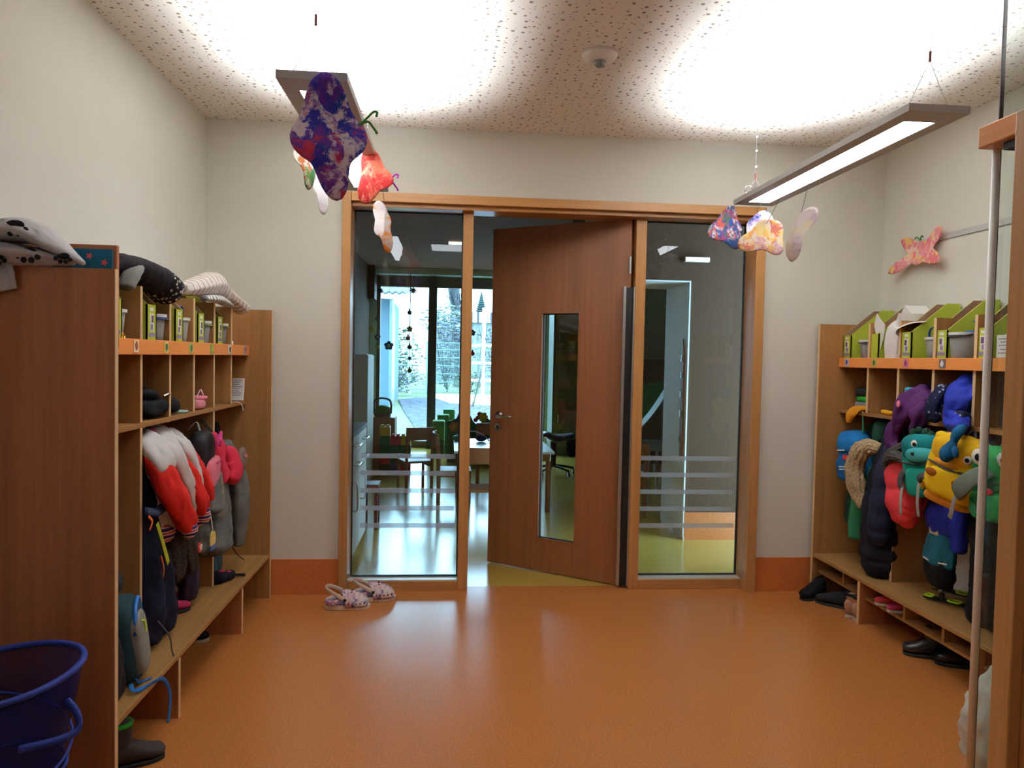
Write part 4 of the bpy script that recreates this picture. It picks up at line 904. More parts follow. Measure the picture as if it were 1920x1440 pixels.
for i, (y, r) in enumerate(((2.93, .011), (2.965, .010))):
    tt = MB().lathe([(0, 0), (r, 0), (r*1.1, .012), (r*.8, .03), (0, .034)], (-1.15, y, 1.3855), 16).build('glass_bead', tub_mat('clear_bead', (200, 205, 205), .3), smooth=True); setp(tt, 'tiny clear %s beside the second green file on the left rail shelf' % ('jar' if i == 0 else 'round bead'), 'bead')
t = MB().lathe([(0, 0), (.012, 0), (.013, .02), (.006, .035), (.009, .05), (0, .06)], (-1.145, 3.93, 1.3855), 16).build('silver_figure', CHROME, smooth=True); setp(t, 'small shiny silver figure past the last green file on the left unit', 'figurine')

# ------------------------------------------------------------------ right unit: textiles and bags
# ---- animal backpacks
def backpack(label, c, yaw, tilt, roll, W_, D_, H_, m_body, m_top, m_strap, eyes=(), snout=None, extra=None, grp='children\'s backpacks in the right unit', split=.25):
    t = thing('animal_backpack', c, label, 'backpack', grp); X = XF(c, yaw, tilt, roll)
    MB(X).sell((0, 0, -H_*.12), (D_, W_, H_*.88), .5, .65, 36, 20, .05, 9, W_*50).build('bag_body', m_body, t, smooth=True)
    MB(X).sell((.004, 0, H_*.52), (D_*1.04, W_*.98, H_*.48), .65, .75, 32, 16, .03, 9, 2).build('head_flap', m_top, t, smooth=True)
    MB(X).limb([(D_*.9, -W_*.82, H_*.12), (D_*1.16, 0, H_*.08), (D_*.9, W_*.82, H_*.12)], [(.005, .004)]*3, seg=8).build('zip', DGREY, t, smooth=True)
    for ex, ez, r in eyes:
        e = MB(X).sell((D_*.98, ex, ez), (r*.45, r, r), nu=20, nv=12).build('eye', EYEW, t, smooth=True)
        MB(X).sell((D_*.98+r*.38, ex+.15*r, ez), (r*.2, r*.5, r*.5), nu=16, nv=10).build('pupil', EYEB, e, smooth=True)
    if snout: snout(X, t)
    if extra: extra(X, t)
    ribbon([X @ Vector((-D_*.3, -.025, H_*.95)), X @ Vector((-D_*.5, 0, H_*1.15)), X @ Vector((-D_*.3, .025, H_*.95))], .018, DGREY, 'top_loop', t)
    return t
# orientation: local +x faces into the room
RY = PI+.38
def dsn(X, t):
    MB(X).sell((.062, .02, .055), (.035, .07, .036), .8, .8).build('snout', LTEAL, t, smooth=True)
    MB(X).sell((.098, .005, .065), (.006, .008, .009)).build('nostril', EYEB, t, smooth=True)
def dex(X, t):
    b = MB(X); b.sell((.055, .01, -.075), (.03, .075, .07), .5, .7); b.build('front_pocket', TEAL, t, smooth=True)
    b = MB(X); b.prism([(.03, -.05), (.055, -.06), (.05, -.09), (.04, -.10), (.032, -.08)], .03, 'x', .07); b.build('yellow_tab', YEL, t)
    b = MB(X); [b.sell((.0, -.05+.03*i, .165-.01*abs(i-1)), (.02, .016, .02)) for i in range(4)]; b.build('crest', DGRN, t, smooth=True)
backpack('teal dinosaur shaped backpack with eye and snout between coral jacket and yellow backpack', (2.27, 3.255, .91), RY, .06, .08, .10, .062, .15, TEAL, fabric('dark_teal_head', (18, 110, 112)), GREYC, ((-.005, .105, .021),), dsn, dex)
def ysn(X, t):
    MB(X).sell((.062, -.02, .028), (.022, .06, .017), .8, .8).build('snout', fabric('ochre_orange', (224, 150, 50)), t, smooth=True)
    [MB(X).sell((.03, s*.085, .128), (.022, .03, .022), .9, .9).build('ear', YEL, t, smooth=True) for s in (-1, 1)]
def yex(X, t):
    p = MB(X).sell((.068, .0, -.055), (.03, .088, .062), .45, .6).build('front_pocket', YEL, t, smooth=True)
    [MB(X).sell((.096, yy, zz), (.006, .026, .019)).build('brown_patch', fabric('brown_patch', (150, 85, 30)), p, smooth=True) for yy, zz in ((.055, -.035), (-.065, -.02))]
    b = MB(X); [b.limb([(.066, -.05+.05*i, .11), (.07, -.045+.05*i, .085), (.066, -.05+.05*i, .07)], [(.006, .004)]*3, seg=8) for i in range(3)]; b.build('black_stripe', BLACKC, t, smooth=True)
    MB(X).sell((.01, 0, -.145), (.07, .11, .024), .7, .7).build('bag_base', fabric('ochre_base', (190, 120, 30)), t, smooth=True)
backpack('bright yellow animal backpack with ears and brown spots, in front on the right unit', (2.225, 2.965, .935), RY+.02, .10, -.24, .125, .075, .15, YEL, fabric('golden_yellow', (232, 180, 36)), GREYC, ((.06, .078, .020), (-.04, .078, .020)), ysn, yex)
def fsn(X, t):
    MB(X).limb([(.078, -.05, .0), (.09, .02, -.012), (.078, .08, .0)], [(.004, .004)]*3, seg=8).build('mouth', DGRN, t)
    MB(X).sell((.09, -.005, -.018), (.006, .026, .014)).build('tongue', fabric('tongue_red', (225, 60, 60)), t, smooth=True)
def fex(X, t):
    MB(X).sell((.06, 0, -.085), (.034, .095, .06), .45, .6).build('front_pocket', FROG, t, smooth=True)
    b = MB(X); [b.prism([(s*.04, -.09), (s*.075, -.06), (s*.06, -.085), (s*.085, -.10), (s*.055, -.105), (s*.05, -.13)], .012, 'x', .088) for s in (-1, 1)]; b.build('hand', GRN, t)
backpack('green frog backpack with big round eyes seen through the glass', (2.26, 2.755, .905), PI+.30, .08, 0, .11, .07, .155, FROG, FROG, GREYC, ((-.05, .115, .034), (.055, .115, .034)), fsn, fex)
def bex(X, t):
    MB(X).sell((.055, 0, -.06), (.03, .085, .07), .5, .6).build('front_pocket', fabric('deep_blue_pocket', (24, 85, 140)), t, smooth=True)
    MB(X).sell((.05, 0, .075), (.03, .07, .045), .6, .7).build('upper_pocket', MIDBLUE, t, smooth=True)
    b = MB(X); b.box(.082, .086, -.02, .02, -.005, .02); b.build('red_patch', fabric('tongue_red', (225, 60, 60)), t)
    b = MB(X); [b.box(.084, .088, -.05, -.005, z, z+.006) for z in (.045, -.05, -.065)]; b.build('reflective_strip', EYEW, t)
t = thing('blue_backpack', (2.36, 3.98, .84), 'blue schoolchild backpack with red patch at the far end of the right unit', 'backpack'); X = XF((2.34, 3.97, .85), PI+.42, .05, .12)
MB(X).sell((0, 0, 0), (.062, .095, .155), .5, .7, 32, 18, .05, 9, 4).build('bag_body', MIDBLUE, t, smooth=True); bex(X, t)
ribbon([X @ Vector((0, .05, .14)), X @ Vector((-.03, .09, .12)), X @ Vector((-.04, .10, 0))], .03, fabric('navy_strap', (26, 40, 80)), 'shoulder_strap', t)
ribbon([(2.33, 3.90, 1.12), (2.335, 3.90, 1.06), (2.34, 3.905, .99)], .012, GRN, 'cord', t)
garment('green_jacket', 'green jacket hanging behind the blue backpack at the far end', 'jacket', 1, [(2.46, 3.95, 1.03), (2.44, 3.96, .92), (2.42, 4.0, .72), (2.40, 4.02, .55), (2.38, 4.01, .47)], [(.06, .04), (.09, .06), (.10, .07), (.095, .06), (.08, .05)], DGRN, 2,
        sleeves=(([(2.38, 3.90, .8), (2.34, 3.91, .65), (2.33, 3.93, .5), (2.33, 3.935, .40)], [(.03, .03), (.045, .04), (.045, .04), (.038, .034)]),), smat=GRN)
garment('dark_blue_scarf', 'dark blue garment end showing left of the blue backpack', 'scarf', 1, [(2.42, 4.06, .85), (2.41, 4.07, .75), (2.40, 4.085, .66)], [(.04, .03), (.035, .03), (.03, .02)], NAVY, 3)
garment('green_beanie', 'dark green beanie hanging on a hook above the blue backpack', 'cap', 1, [(2.42, 3.82, 1.06), (2.39, 3.80, 1.03), (2.37, 3.79, .97)], [(.03, .03), (.055, .05), (.04, .035)], DGRN, 5)
# ---- navy winter coat with fur hood
t = garment('winter_coat', 'long quilted navy winter coat with beige fur hood on the right unit', 'coat', 1,
            [(2.36, 3.58, 1.06), (2.34, 3.59, 1.0), (2.33, 3.62, .88), (2.32, 3.655, .70), (2.315, 3.67, .50), (2.315, 3.675, .36), (2.315, 3.665, .275)], [(.04, .04), (.068, .055), (.085, .07), (.10, .08), (.108, .085), (.105, .085), (.085, .07)], fabric('midnight_quilt', (20, 21, 34), .7, .12, .2), 6, .07, 5, 8,
            sleeves=(([(2.30, 3.56, .98), (2.27, 3.56, .85), (2.255, 3.575, .68), (2.255, 3.59, .54), (2.26, 3.595, .46)], [(.035, .035), (.055, .05), (.06, .052), (.062, .052), (.05, .045)]),), smat=fabric('midnight_quilt_sleeve', (26, 32, 54), .7, .12, .2))
MB().limb([(2.29, 3.66, .94), (2.265, 3.735, .935), (2.25, 3.80, .88), (2.25, 3.825, .79), (2.26, 3.81, .70), (2.27, 3.775, .61)], [(.03, .03), (.048, .042), (.056, .046), (.058, .046), (.05, .04), (.03, .028)], ref=(0, 1, 0), seg=36, steps=7, fold=.16, nf=11, seed=7).build('fur_trim', fur('beige_fur', (180, 158, 122)), t, smooth=True)
# ---- coral quilted jacket
t = garment('quilted_jacket', 'coral red quilted jacket with dark grey fur hood trim', 'jacket', 1,
            [(2.36, 3.40, 1.03), (2.34, 3.42, .98), (2.32, 3.46, .88), (2.31, 3.47, .76), (2.31, 3.45, .64), (2.32, 3.44, .585)], [(.05, .04), (.09, .06), (.11, .075), (.12, .08), (.10, .07), (.05, .04)], CORAL, 8, .10, 5, 5,
            sleeves=(([(2.30, 3.36, .9), (2.27, 3.34, .82), (2.27, 3.35, .72), (2.28, 3.37, .66)], [(.04, .035), (.055, .05), (.05, .045), (.04, .04)]),))
MB().limb([(2.27, 3.42, .985), (2.245, 3.48, .94), (2.24, 3.515, .89), (2.245, 3.525, .835)], [(.02, .02), (.026, .024), (.024, .022), (.014, .014)], seg=24, fold=.2, nf=9).build('fur_trim', fur('charcoal_fur', (74, 72, 70)), t, smooth=True)
MB().limb([(2.235, 3.50, .895), (2.225, 3.45, .925), (2.22, 3.39, .93), (2.225, 3.34, .92)], [(.018, .018), (.024, .022), (.024, .022), (.016, .016)], ref=(0, 0, 1), seg=24, fold=.2, nf=9).build('fur_trim', fur('charcoal_fur', (74, 72, 70)), t, smooth=True)
# straps of the dinosaur backpack
for o in COL.objects:
    if o.get('label', '').startswith('teal dinosaur'): dino = o
    if o.get('label', '').startswith('bright yellow'): yelb = o
    if o.get('label', '').startswith('green frog'): frog = o
ribbon([(2.22, 3.27, .90), (2.195, 3.31, .865), (2.19, 3.322, .815), (2.195, 3.31, .785)], .04, DGREY, 'shoulder_strap', dino, .012)
ribbon([(2.19, 3.306, .80), (2.183, 3.304, .73), (2.187, 3.303, .66)], .022, GREYC, 'strap_webbing', dino)
ribbon([(2.185, 3.172, .86), (2.178, 3.17, .80), (2.178, 3.17, .74), (2.185, 3.168, .68)], .022, GREYC, 'strap_webbing', dino)
ribbon([(2.19, 3.11, .89), (2.178, 3.145, .875), (2.182, 3.175, .85)], .035, DGREY, 'shoulder_strap', dino, .01)
MB().limb([(2.20, 2.735, .975), (2.14, 2.77, .93), (2.12, 2.81, .885), (2.125, 2.845, .855), (2.15, 2.87, .855)], [(.03, .008), (.038, .011), (.042, .012), (.036, .011), (.018, .006)], ref=(0, .7, .7), seg=18).build('shoulder_strap', fabric('sage_grey_padding', (88, 96, 84)), yelb, smooth=True)
ribbon([(2.13, 2.85, .85), (2.125, 2.86, .81), (2.13, 2.875, .77), (2.14, 2.90, .735)], .024, GREYC, 'strap_webbing', yelb)
# ---- below the yellow backpack
garment('blue_jacket', 'royal blue rain jacket hanging below the yellow backpack', 'jacket', 1, [(2.42, 3.14, 1.0), (2.40, 3.16, .88), (2.38, 3.20, .76), (2.36, 3.22, .66), (2.35, 3.21, .60)], [(.05, .04), (.09, .06), (.11, .07), (.11, .07), (.09, .055)], BLUE, 10, .12, 5,
        sleeves=(([(2.36, 3.10, .8), (2.34, 3.10, .65), (2.34, 3.10, .54)], [(.035, .03), (.045, .04), (.035, .03)]),))
t = garment('teal_trousers', 'teal and black padded trousers hanging lowest in the middle of the right unit', 'trousers', 1, [(2.37, 3.215, .645), (2.355, 3.225, .58), (2.35, 3.235, .50), (2.35, 3.24, .45)], [(.05, .04), (.07, .05), (.085, .055), (.09, .055)], fabric('petrol_teal', (30, 96, 115), .75, .08), 12, .1, 5)
MB().limb([(2.35, 3.24, .46), (2.35, 3.235, .41), (2.355, 3.215, .36), (2.36, 3.205, .335)], [(.088, .056), (.088, .056), (.07, .05), (.04, .03)], seg=24, fold=.08).build('black_seat', BLACKC, t, smooth=True)
MB().limb([(2.348, 3.24, .462), (2.348, 3.24, .455)], [(.0905, .0565)]*2, seg=30, rnd=False).build('white_piping', EYEW, t)
MB().box(2.302, 2.312, 3.195, 3.255, .585, .615).build('cream_label', fabric('cream_label', (195, 185, 150)), t)
b = MB(); b.tube([(2.34, 3.225, .335), (2.335, 3.21, .315), (2.34, 3.195, .335)], .004, 6); b.build('loop', GREYC, t)
t = garment('black_trousers', 'long black trousers hanging down to the bench beside the grey pole', 'trousers', 1, [(2.40, 2.90, 1.03), (2.38, 2.90, .9), (2.35, 2.92, .75), (2.34, 2.94, .62)], [(.05, .04), (.08, .05), (.10, .055), (.085, .055)], BLACKC, 14, .12, 4)
MB().limb([(2.34, 2.95, .66), (2.335, 2.95, .52), (2.34, 2.94, .40), (2.35, 2.96, .31), (2.36, 2.97, .27)], [(.055, .05), (.05, .045), (.055, .05), (.07, .055), (.085, .05)], seg=22, fold=.12, nf=4, seed=4).build('trouser_leg', BLACKC, t, smooth=True)
MB().limb([(2.34, 2.86, .66), (2.335, 2.86, .5), (2.34, 2.86, .36), (2.35, 2.87, .28)], [(.05, .045), (.05, .045), (.05, .045), (.06, .05)], seg=22, fold=.12, nf=4, seed=6).build('trouser_leg', BLACKC, t, smooth=True)
t = thing('neon_gaiters', (2.34, 3.13, .25), 'black harness straps with neon green buckles lying on the right bench', 'straps')
for k, (p0, p1) in enumerate((((2.33, 3.31), (2.43, 3.15)), ((2.46, 3.43), (2.56, 3.27)))):
    P0, P1 = Vector((*p0, .262)), Vector((*p1, .262)); d = (P1-P0).normalized(); n = Vector((-d.y, d.x, 0))
    ribbon([P0, (P0+P1)/2+Vector((0, 0, .003)), P1], .03, BLACKC, 'strap', t, .012, ref=n)
    for f, ly in ((.12, .028), (.72, .045)):
        c = P0+(P1-P0)*f
        b = MB(); b.tube([c+n*(.021*sgn(math.cos(a), .6))+d*(ly*.6*sgn(math.sin(a), .6))+Vector((0, 0, .009)) for a in [2*PI*q/12 for q in range(12)]], .005, 6, 2, closed=True)
        b.build('neon_buckle', NEON, t)
    c = P0+(P1-P0)*.42
    MB().cyl(c, c+Vector((0, 0, .035)), .014, .012).build('black_clip', BLACKP, t, bevel=.003)
# ---- cells of the right unit
t = thing('winter_hat', (2.44, 4.0, 1.116), 'dark rolled hat with a bright green stripe in the farthest cell of the right unit', 'hat')
for z0_, z1_, m, n, sd in ((1.116, 1.175, fabric('grey_knit', (110, 112, 115)), 'grey_layer', 2), (1.17, 1.205, fabric('vivid_green_band', (40, 130, 40)), 'green_band', 3), (1.20, 1.25, fabric('black_green_knit', (26, 30, 26)), 'dark_crown', 5)):
    MB().sell((2.425, 3.965, (z0_+z1_)/2), (.085, .072, (z1_-z0_)/2+.004), .5, .8, 28, 12, .10, 12, sd).build(n, m, t, smooth=True)
t = garment('orange_glove', 'ochre orange mitten hanging over the edge of the farthest cell', 'glove', 1, [(2.37, 3.93, 1.135), (2.315, 3.935, 1.128), (2.285, 3.94, 1.10), (2.28, 3.955, 1.055)], [(.04, .014), (.04, .02), (.036, .02), (.016, .012)], GOLDC, 2, .1, 4, grp='gloves and hats in the right unit', pname='mitten_body')
tt = MB().limb([(2.37, 3.77, 1.128), (2.36, 3.72, 1.128), (2.355, 3.67, 1.128)], [(.013, .013), (.013, .013), (.011, .011)], seg=16).build('yellow_tube', plain('yellow_cream_tube', (240, 180, 40), .4), smooth=True); setp(tt, 'small yellow tube lying in the second cell of the right unit', 'tube')
tt = MB().sell((2.42, 3.63, 1.147), (.045, .025, .032), .9, .9, 22, 12, .35, 20, 2).build('black_pompom', fur('black_fur', (22, 20, 20)), smooth=True); setp(tt, 'black fluffy ball beside the card in the second cell of the right unit', 'pompom')
tt = MB().box(2.40, 2.58, 3.604, 3.608, 1.116, 1.345).build('pink_card', plain('dusty_rose_card', (175, 140, 135), .8)); setp(tt, 'dusty pink card leaning on the divider of the second cell, right unit', 'card')
t = thing('drinking_cup', (2.40, 3.535, 1.116), 'dark cup with turquoise lid in the third cell of the right unit', 'cup')
MB().lathe([(0, 0), (.03, 0), (.038, .115), (0, .115)], (2.385, 3.53, 1.116), 26).build('cup_body', plain('smoky_cup', (58, 70, 72), .4), t, smooth=True)
MB().lathe([(0, .113), (.044, .113), (.046, .15), (.036, .156), (0, .156)], (2.385, 3.53, 1.116), 26).build('cup_lid', plain('turquoise_lid', (50, 165, 185), .4), t, smooth=True)
t = garment('purple_jacket', 'deep purple jacket spilling out of the third cell of the right unit', 'jacket', 1, [(2.44, 3.42, 1.20), (2.37, 3.43, 1.22), (2.31, 3.44, 1.19), (2.285, 3.47, 1.13), (2.275, 3.51, 1.06)], [(.07, .06), (.085, .075), (.075, .06), (.05, .04), (.03, .025)], PURC, 3, .22, 5,
            sleeves=(([(2.33, 3.38, 1.19), (2.29, 3.35, 1.15), (2.285, 3.36, 1.10), (2.28, 3.39, 1.06)], [(.03, .03), (.045, .04), (.035, .03), (.015, .014)]), ([(2.29, 3.50, 1.10), (2.27, 3.53, 1.04), (2.27, 3.52, .98), (2.28, 3.46, .95)], [(.03, .03), (.036, .03), (.034, .028), (.02, .02)])))
MB().sell((2.235, 3.43, 1.19), (.008, .012, .018)).build('pale_pink_tag', PINK, t, smooth=True)
t = garment('lilac_hat', 'lilac and grey patterned hat behind the purple jacket', 'hat', 1, [(2.46, 3.40, 1.19), (2.45, 3.41, 1.24), (2.44, 3.42, 1.285)], [(.06, .06), (.075, .065), (.05, .04)], spots('lilac_pattern', (168, 150, 172), (110, 105, 120), 40, .3, 4), 5, .1, 4, grp='gloves and hats in the right unit', pname='hat_body')
t = garment('blue_overall', 'dark and royal blue overall stuffed in the fourth cell and hanging out', 'overall', 1, [(2.45, 3.13, 1.24), (2.39, 3.13, 1.26), (2.33, 3.12, 1.23), (2.30, 3.10, 1.15), (2.25, 3.01, 1.12), (2.18, 2.91, 1.125)], [(.08, .06), (.09, .08), (.08, .065), (.055, .05), (.045, .04), (.022, .02)], BLUE, 4, .2, 5,
            sleeves=(([(2.31, 3.20, 1.28), (2.28, 3.21, 1.22), (2.27, 3.215, 1.17), (2.28, 3.22, 1.13)], [(.03, .03), (.04, .035), (.045, .03), (.04, .025)]), ([(2.29, 3.05, 1.17), (2.27, 3.05, 1.1), (2.265, 3.07, 1.03)], [(.03, .03), (.04, .035), (.03, .025)])), smat=spots('navy_white_pattern', (24, 28, 52), (130, 135, 150), 45, .22, 3))
t = thing('blue_mitten', (2.13, 2.90, .95), 'petrol blue mitten dangling in front of the yellow backpack', 'glove', 'gloves and hats in the right unit')
MB().limb([(2.17, 2.885, 1.125), (2.14, 2.875, 1.10), (2.13, 2.88, 1.065)], [(.02, .018), (.024, .02), (.016, .013)], seg=16, fold=.06).build('cuff', fabric('petrol_mitten', (20, 80, 120)), t, smooth=True)
MB().limb([(2.13, 2.88, 1.065), (2.125, 2.89, 1.04), (2.12, 2.905, 1.01), (2.12, 2.915, .985)], [(.016, .013), (.030, .020), (.036, .024), (.022, .018)], seg=18, fold=.06).build('mitten_body', fabric('petrol_mitten', (20, 80, 120)), t, smooth=True)
MB().limb([(2.125, 2.87, 1.04), (2.12, 2.855, 1.025), (2.12, 2.85, 1.005)], [(.012, .010), (.014, .012), (.010, .009)], seg=12).build('thumb', fabric('petrol_mitten', (20, 80, 120)), t, smooth=True)
tt = MB().sell((2.345, 3.19, 1.13), (.02, .03, .014), .8, .8).build('yellow_toy', plain('toy_yellow', (240, 180, 40), .5), smooth=True); setp(tt, 'small yellow toy on the shelf under the blue overall', 'toy')
t = garment('dark_beanie', 'black winter beanie behind the glass in the cell by the pole', 'hat', 1, [(2.44, 2.87, 1.13), (2.42, 2.87, 1.17), (2.42, 2.87, 1.23)], [(.085, .07), (.085, .07), (.05, .045)], fabric('anthracite_wool', (38, 40, 42)), 8, .08, 5, grp='gloves and hats in the right unit', pname='cap_body')
# ---- shoes at the right
shoe('black trainer on the floor at the far corner of the right unit', (2.16, 4.06, 0), 3.6, .2, .082, .085, BLACKC, DKS, laces=BLACKC)
shoe('dark grey trainer lying in front of the far right end panel', (2.22, 3.925, 0), 2.4, .21, .082, .075, fabric('anthracite_mesh', (34, 36, 38)), DKS, laces=DGREY)
BEI = plain('beige_suede', (165, 120, 92), .85, bump=.2)
shoe('beige suede boot by the first bench leg, left one of the pair', (2.255, 3.745, 0), 0.1, .15, .064, .085, BEI, LTS, 'boot', 'boot', BLACKC, .045)
shoe('beige suede boot touching the bench leg, right one of the pair', (2.265, 3.685, 0), 0.05, .15, .064, .085, BEI, LTS, 'boot', 'boot', BLACKC, .045)
shoe('shiny black boot standing under the right bench', (2.275, 3.22, 0), 2.75, .18, .08, .085, plain('black_leather', (20, 20, 22), .35), DKS, 'boot', 'boot', None, .06, DGREY)
shoe('black boot deeper in shade under the right bench', (2.36, 3.11, 0), 2.75, .18, .08, .085, plain('black_leather', (20, 20, 22), .35), DKS, 'boot', 'boot', None, .06, DGREY)
shoe('red and white shoe in the shoe compartment under the right bench, left one', (2.27, 3.50, .147), 2.8, .13, .055, .05, fabric('strawberry_shoe', (215, 70, 85)), LTS, laces=WHITEC)
shoe('dark red shoe in the shoe compartment, right of the red and white one', (2.27, 3.40, .147), 2.9, .13, .055, .045, MAG, LTS)
# ---- crocs-like clogs
CROC = painted('tie_dye_foam', (222, 208, 205), [(200, 130, 165), (130, 140, 175), (120, 100, 150), (225, 170, 185)], 16, .45, 2.0, .0)
CREAM = plain('cream_foam', (222, 205, 190), .6)
def clog(label, c, yaw):
    t = thing('clog', c, label, 'clog', 'pastel foam clogs by the door'); X = XF(c, yaw, s=1.5); L, w = .165, .072
    out = []
    for k in range(32):
        a = 2*PI*k/32; x = L/2*math.cos(a); wy = w/2*(1.02+.12*math.cos(a))*(1-.14*math.exp(-((x+.015)/(.18*L))**2)); out.append((x, wy*sgn(math.sin(a), .75)))
    MB(X).prism(out, .018, 'z', 0).build('sole', CREAM, t, bevel=.005)
    # upper: front dome with opening at the back
    R = []; N = 14
    for i in range(N+1):
        u = i/N; x = -L*.02+u*L*.50; hh = .056*(1-.22*u)*math.sqrt(max(0.02, 1-(u**3.2))); ww = w*.50*(1.02+.08*u)*math.sqrt(max(.02, 1-u**4)); ring = []
        for k in range(17):
            a = PI*k/16; ring.append((x-.016*math.sin(a)*(1-u), ww*math.cos(a), .012+hh*math.sin(a)**.8))
        R.append(ring)
    b = MB(X); V = [[b.bm.verts.new(p) for p in r] for r in R]
    for i in range(N):
        for k in range(16): b.bm.faces.new((V[i][k], V[i][k+1], V[i+1][k+1], V[i+1][k]))
    up_ = b.build('upper', CROC, t, smooth=True, solid=.004)
    b = MB(X)
    rim = [(L*.02*math.cos(a)-L*.24+(-L*.235)*math.cos(a) if False else -L*.255-L*.215*math.cos(a), w*.46*math.sin(a), .030-.006*math.cos(a)) for a in [PI*(k/12-.5)*1.25 for k in range(13)]]
    b.limb(rim, [(.010, .003)]*13, ref=(0, 0, 1), seg=10, steps=2, rnd=False); b.build('heel_rim', CROC, t, smooth=True)
    b = MB(X); b.limb([(-L*.03, -w*.50, .040), (-L*.2, -w*.52, .058), (-L*.40, -w*.34, .074), (-L*.47, 0, .078), (-L*.40, w*.34, .074), (-L*.2, w*.52, .058), (-L*.03, w*.50, .040)], [(.007, .002)]*7, ref=(0, 0, 1), seg=10, rnd=False); sp_ = b.build('heel_strap', CREAM, t, smooth=True)
    [MB(X).cyl((-L*.035, s*(w*.49), .040), (-L*.035, s*(w*.545), .040), .006, seg=12).build('rivet', BLACKP, sp_) for s in (-1, 1)]
    b = MB(X)
    for s in (-1, 1):
        for k in range(5):
            u = .12+.17*k; b.sell((L*(-.02+.5*u), s*w*.50*(1.0+.06*u)*math.sqrt(max(.02, 1-u**4)), .026), (.0035, .003, .0035), nu=8, nv=6)
    for k in range(4):
        for m in (-1, 0, 1): b.sell((L*(.10+.085*k), m*.014*(1-.15*k), .0655-.0045*k-.004*k*k*.5-abs(m)*.004), (.0035, .0035, .0025), nu=8, nv=6)
    b.build('vent_hole', plain('dark_vent', (50, 20, 45), .8), up_)
    b = MB(X); b.prism([(x*.86-.004, y*.84) for x, y in out], .004, 'z', .018); b.build('insole', fabric('mauve_insole', (120, 95, 125)), t)
    return t
clog('pastel tie dye clog in front of the left glass pane, nearer one', (-.535, 3.965, 0), .03)
clog('pastel tie dye clog with raised strap, close to the wooden sill behind', (-.405, 4.095, 0), .16)
# ---- laundry bin
t = thing('laundry_basket', (-1.105, 1.90, 0), 'blue mesh pop up bin in front of the near left end panel', 'basket')
BM = glassy('blue_mesh_net', (.4, .4, .5), .55, (.03, .03, .13), 1.05); BF = fabric('blue_nylon', (36, 52, 128), .6, .1)
cx, cyy = -1.125, 1.90
prof = [(.165, .004), (.172, .10), (.165, .20), (.152, .28), (.158, .38), (.178, .47), (.19, .555)]
def ringz(z, r, n=40, wob=0): return [(cx+r*(1+.02*math.sin(3*a+z*9))*math.cos(a), cyy+r*(1+.02*math.sin(3*a+z*9))*math.sin(a), z+wob*math.cos(a-.5)) for a in [2*PI*k/n for k in range(n)]]
P = spline([(r, z, 0) for r, z in prof], 4)
b = MB(); b.rings([ringz(p.y, p.x, wob=.012*p.y/.55) for p in P], cap=False); b.build('mesh_wall', BM, t, smooth=True)
MB().lathe([(0, .002), (.165, .002), (.165, .008), (0, .008)], (cx, cyy, 0), 40).build('base', BF, t)
for z, r, nm in ((.555, .19, 'top_hoop'), (.30, .153, 'middle_hoop'), (.012, .166, 'bottom_hoop')):
    MB().tube(ringz(z, r, 28, .012*z/.55), .0085 if z > .5 else .005, 10, 2, closed=True).build(nm, BF, t, smooth=True)
b = MB(); pts = [(cx+r*math.cos(a), cyy+r*math.sin(a), z) for a, z, r in [(2*PI*k/30*1.6, .03+.5*k/30, .164+.0*k) for k in range(31)]]
b.tube(pts, .004, 6, 2); b.build('spiral_wire', BF, t, smooth=True)
b = MB(); b.limb([(cx+.185, cyy-.03, .50), (cx+.215, cyy-.045, .475), (cx+.222, cyy-.055, .44), (cx+.195, cyy-.09, .432), (cx+.13, cyy-.135, .435)], [(.010, .008)]*5, seg=10, rnd=True, ref=(0, 0, 1)); b.build('handle', BF, t, smooth=True)
tt = MB().sell((cx+.03, cyy-.02, .155), (.115, .105, .14), .8, .9, 32, 18, .2, 8, 3).build('white_plastic_bag', plain('milky_bag', (215, 215, 220), .5), smooth=True); setp(tt, 'crumpled whitish bag inside the blue mesh bin', 'bag')
# ---- pale sack behind the glass
tt = MB().limb([(1.93, 2.30, .0), (1.93, 2.29, .10), (1.93, 2.28, .22), (1.95, 2.27, .33), (1.97, 2.27, .39)], [(.14, .11), (.15, .12), (.13, .10), (.08, .06), (.03, .03)], seg=36, fold=.12, nf=6, seed=4).build('white_sack', plain('pale_tarpaulin', (190, 190, 178), .6, bump=.1), smooth=True); setp(tt, 'pale plastic sack on the floor seen through the glass at lower right', 'sack')
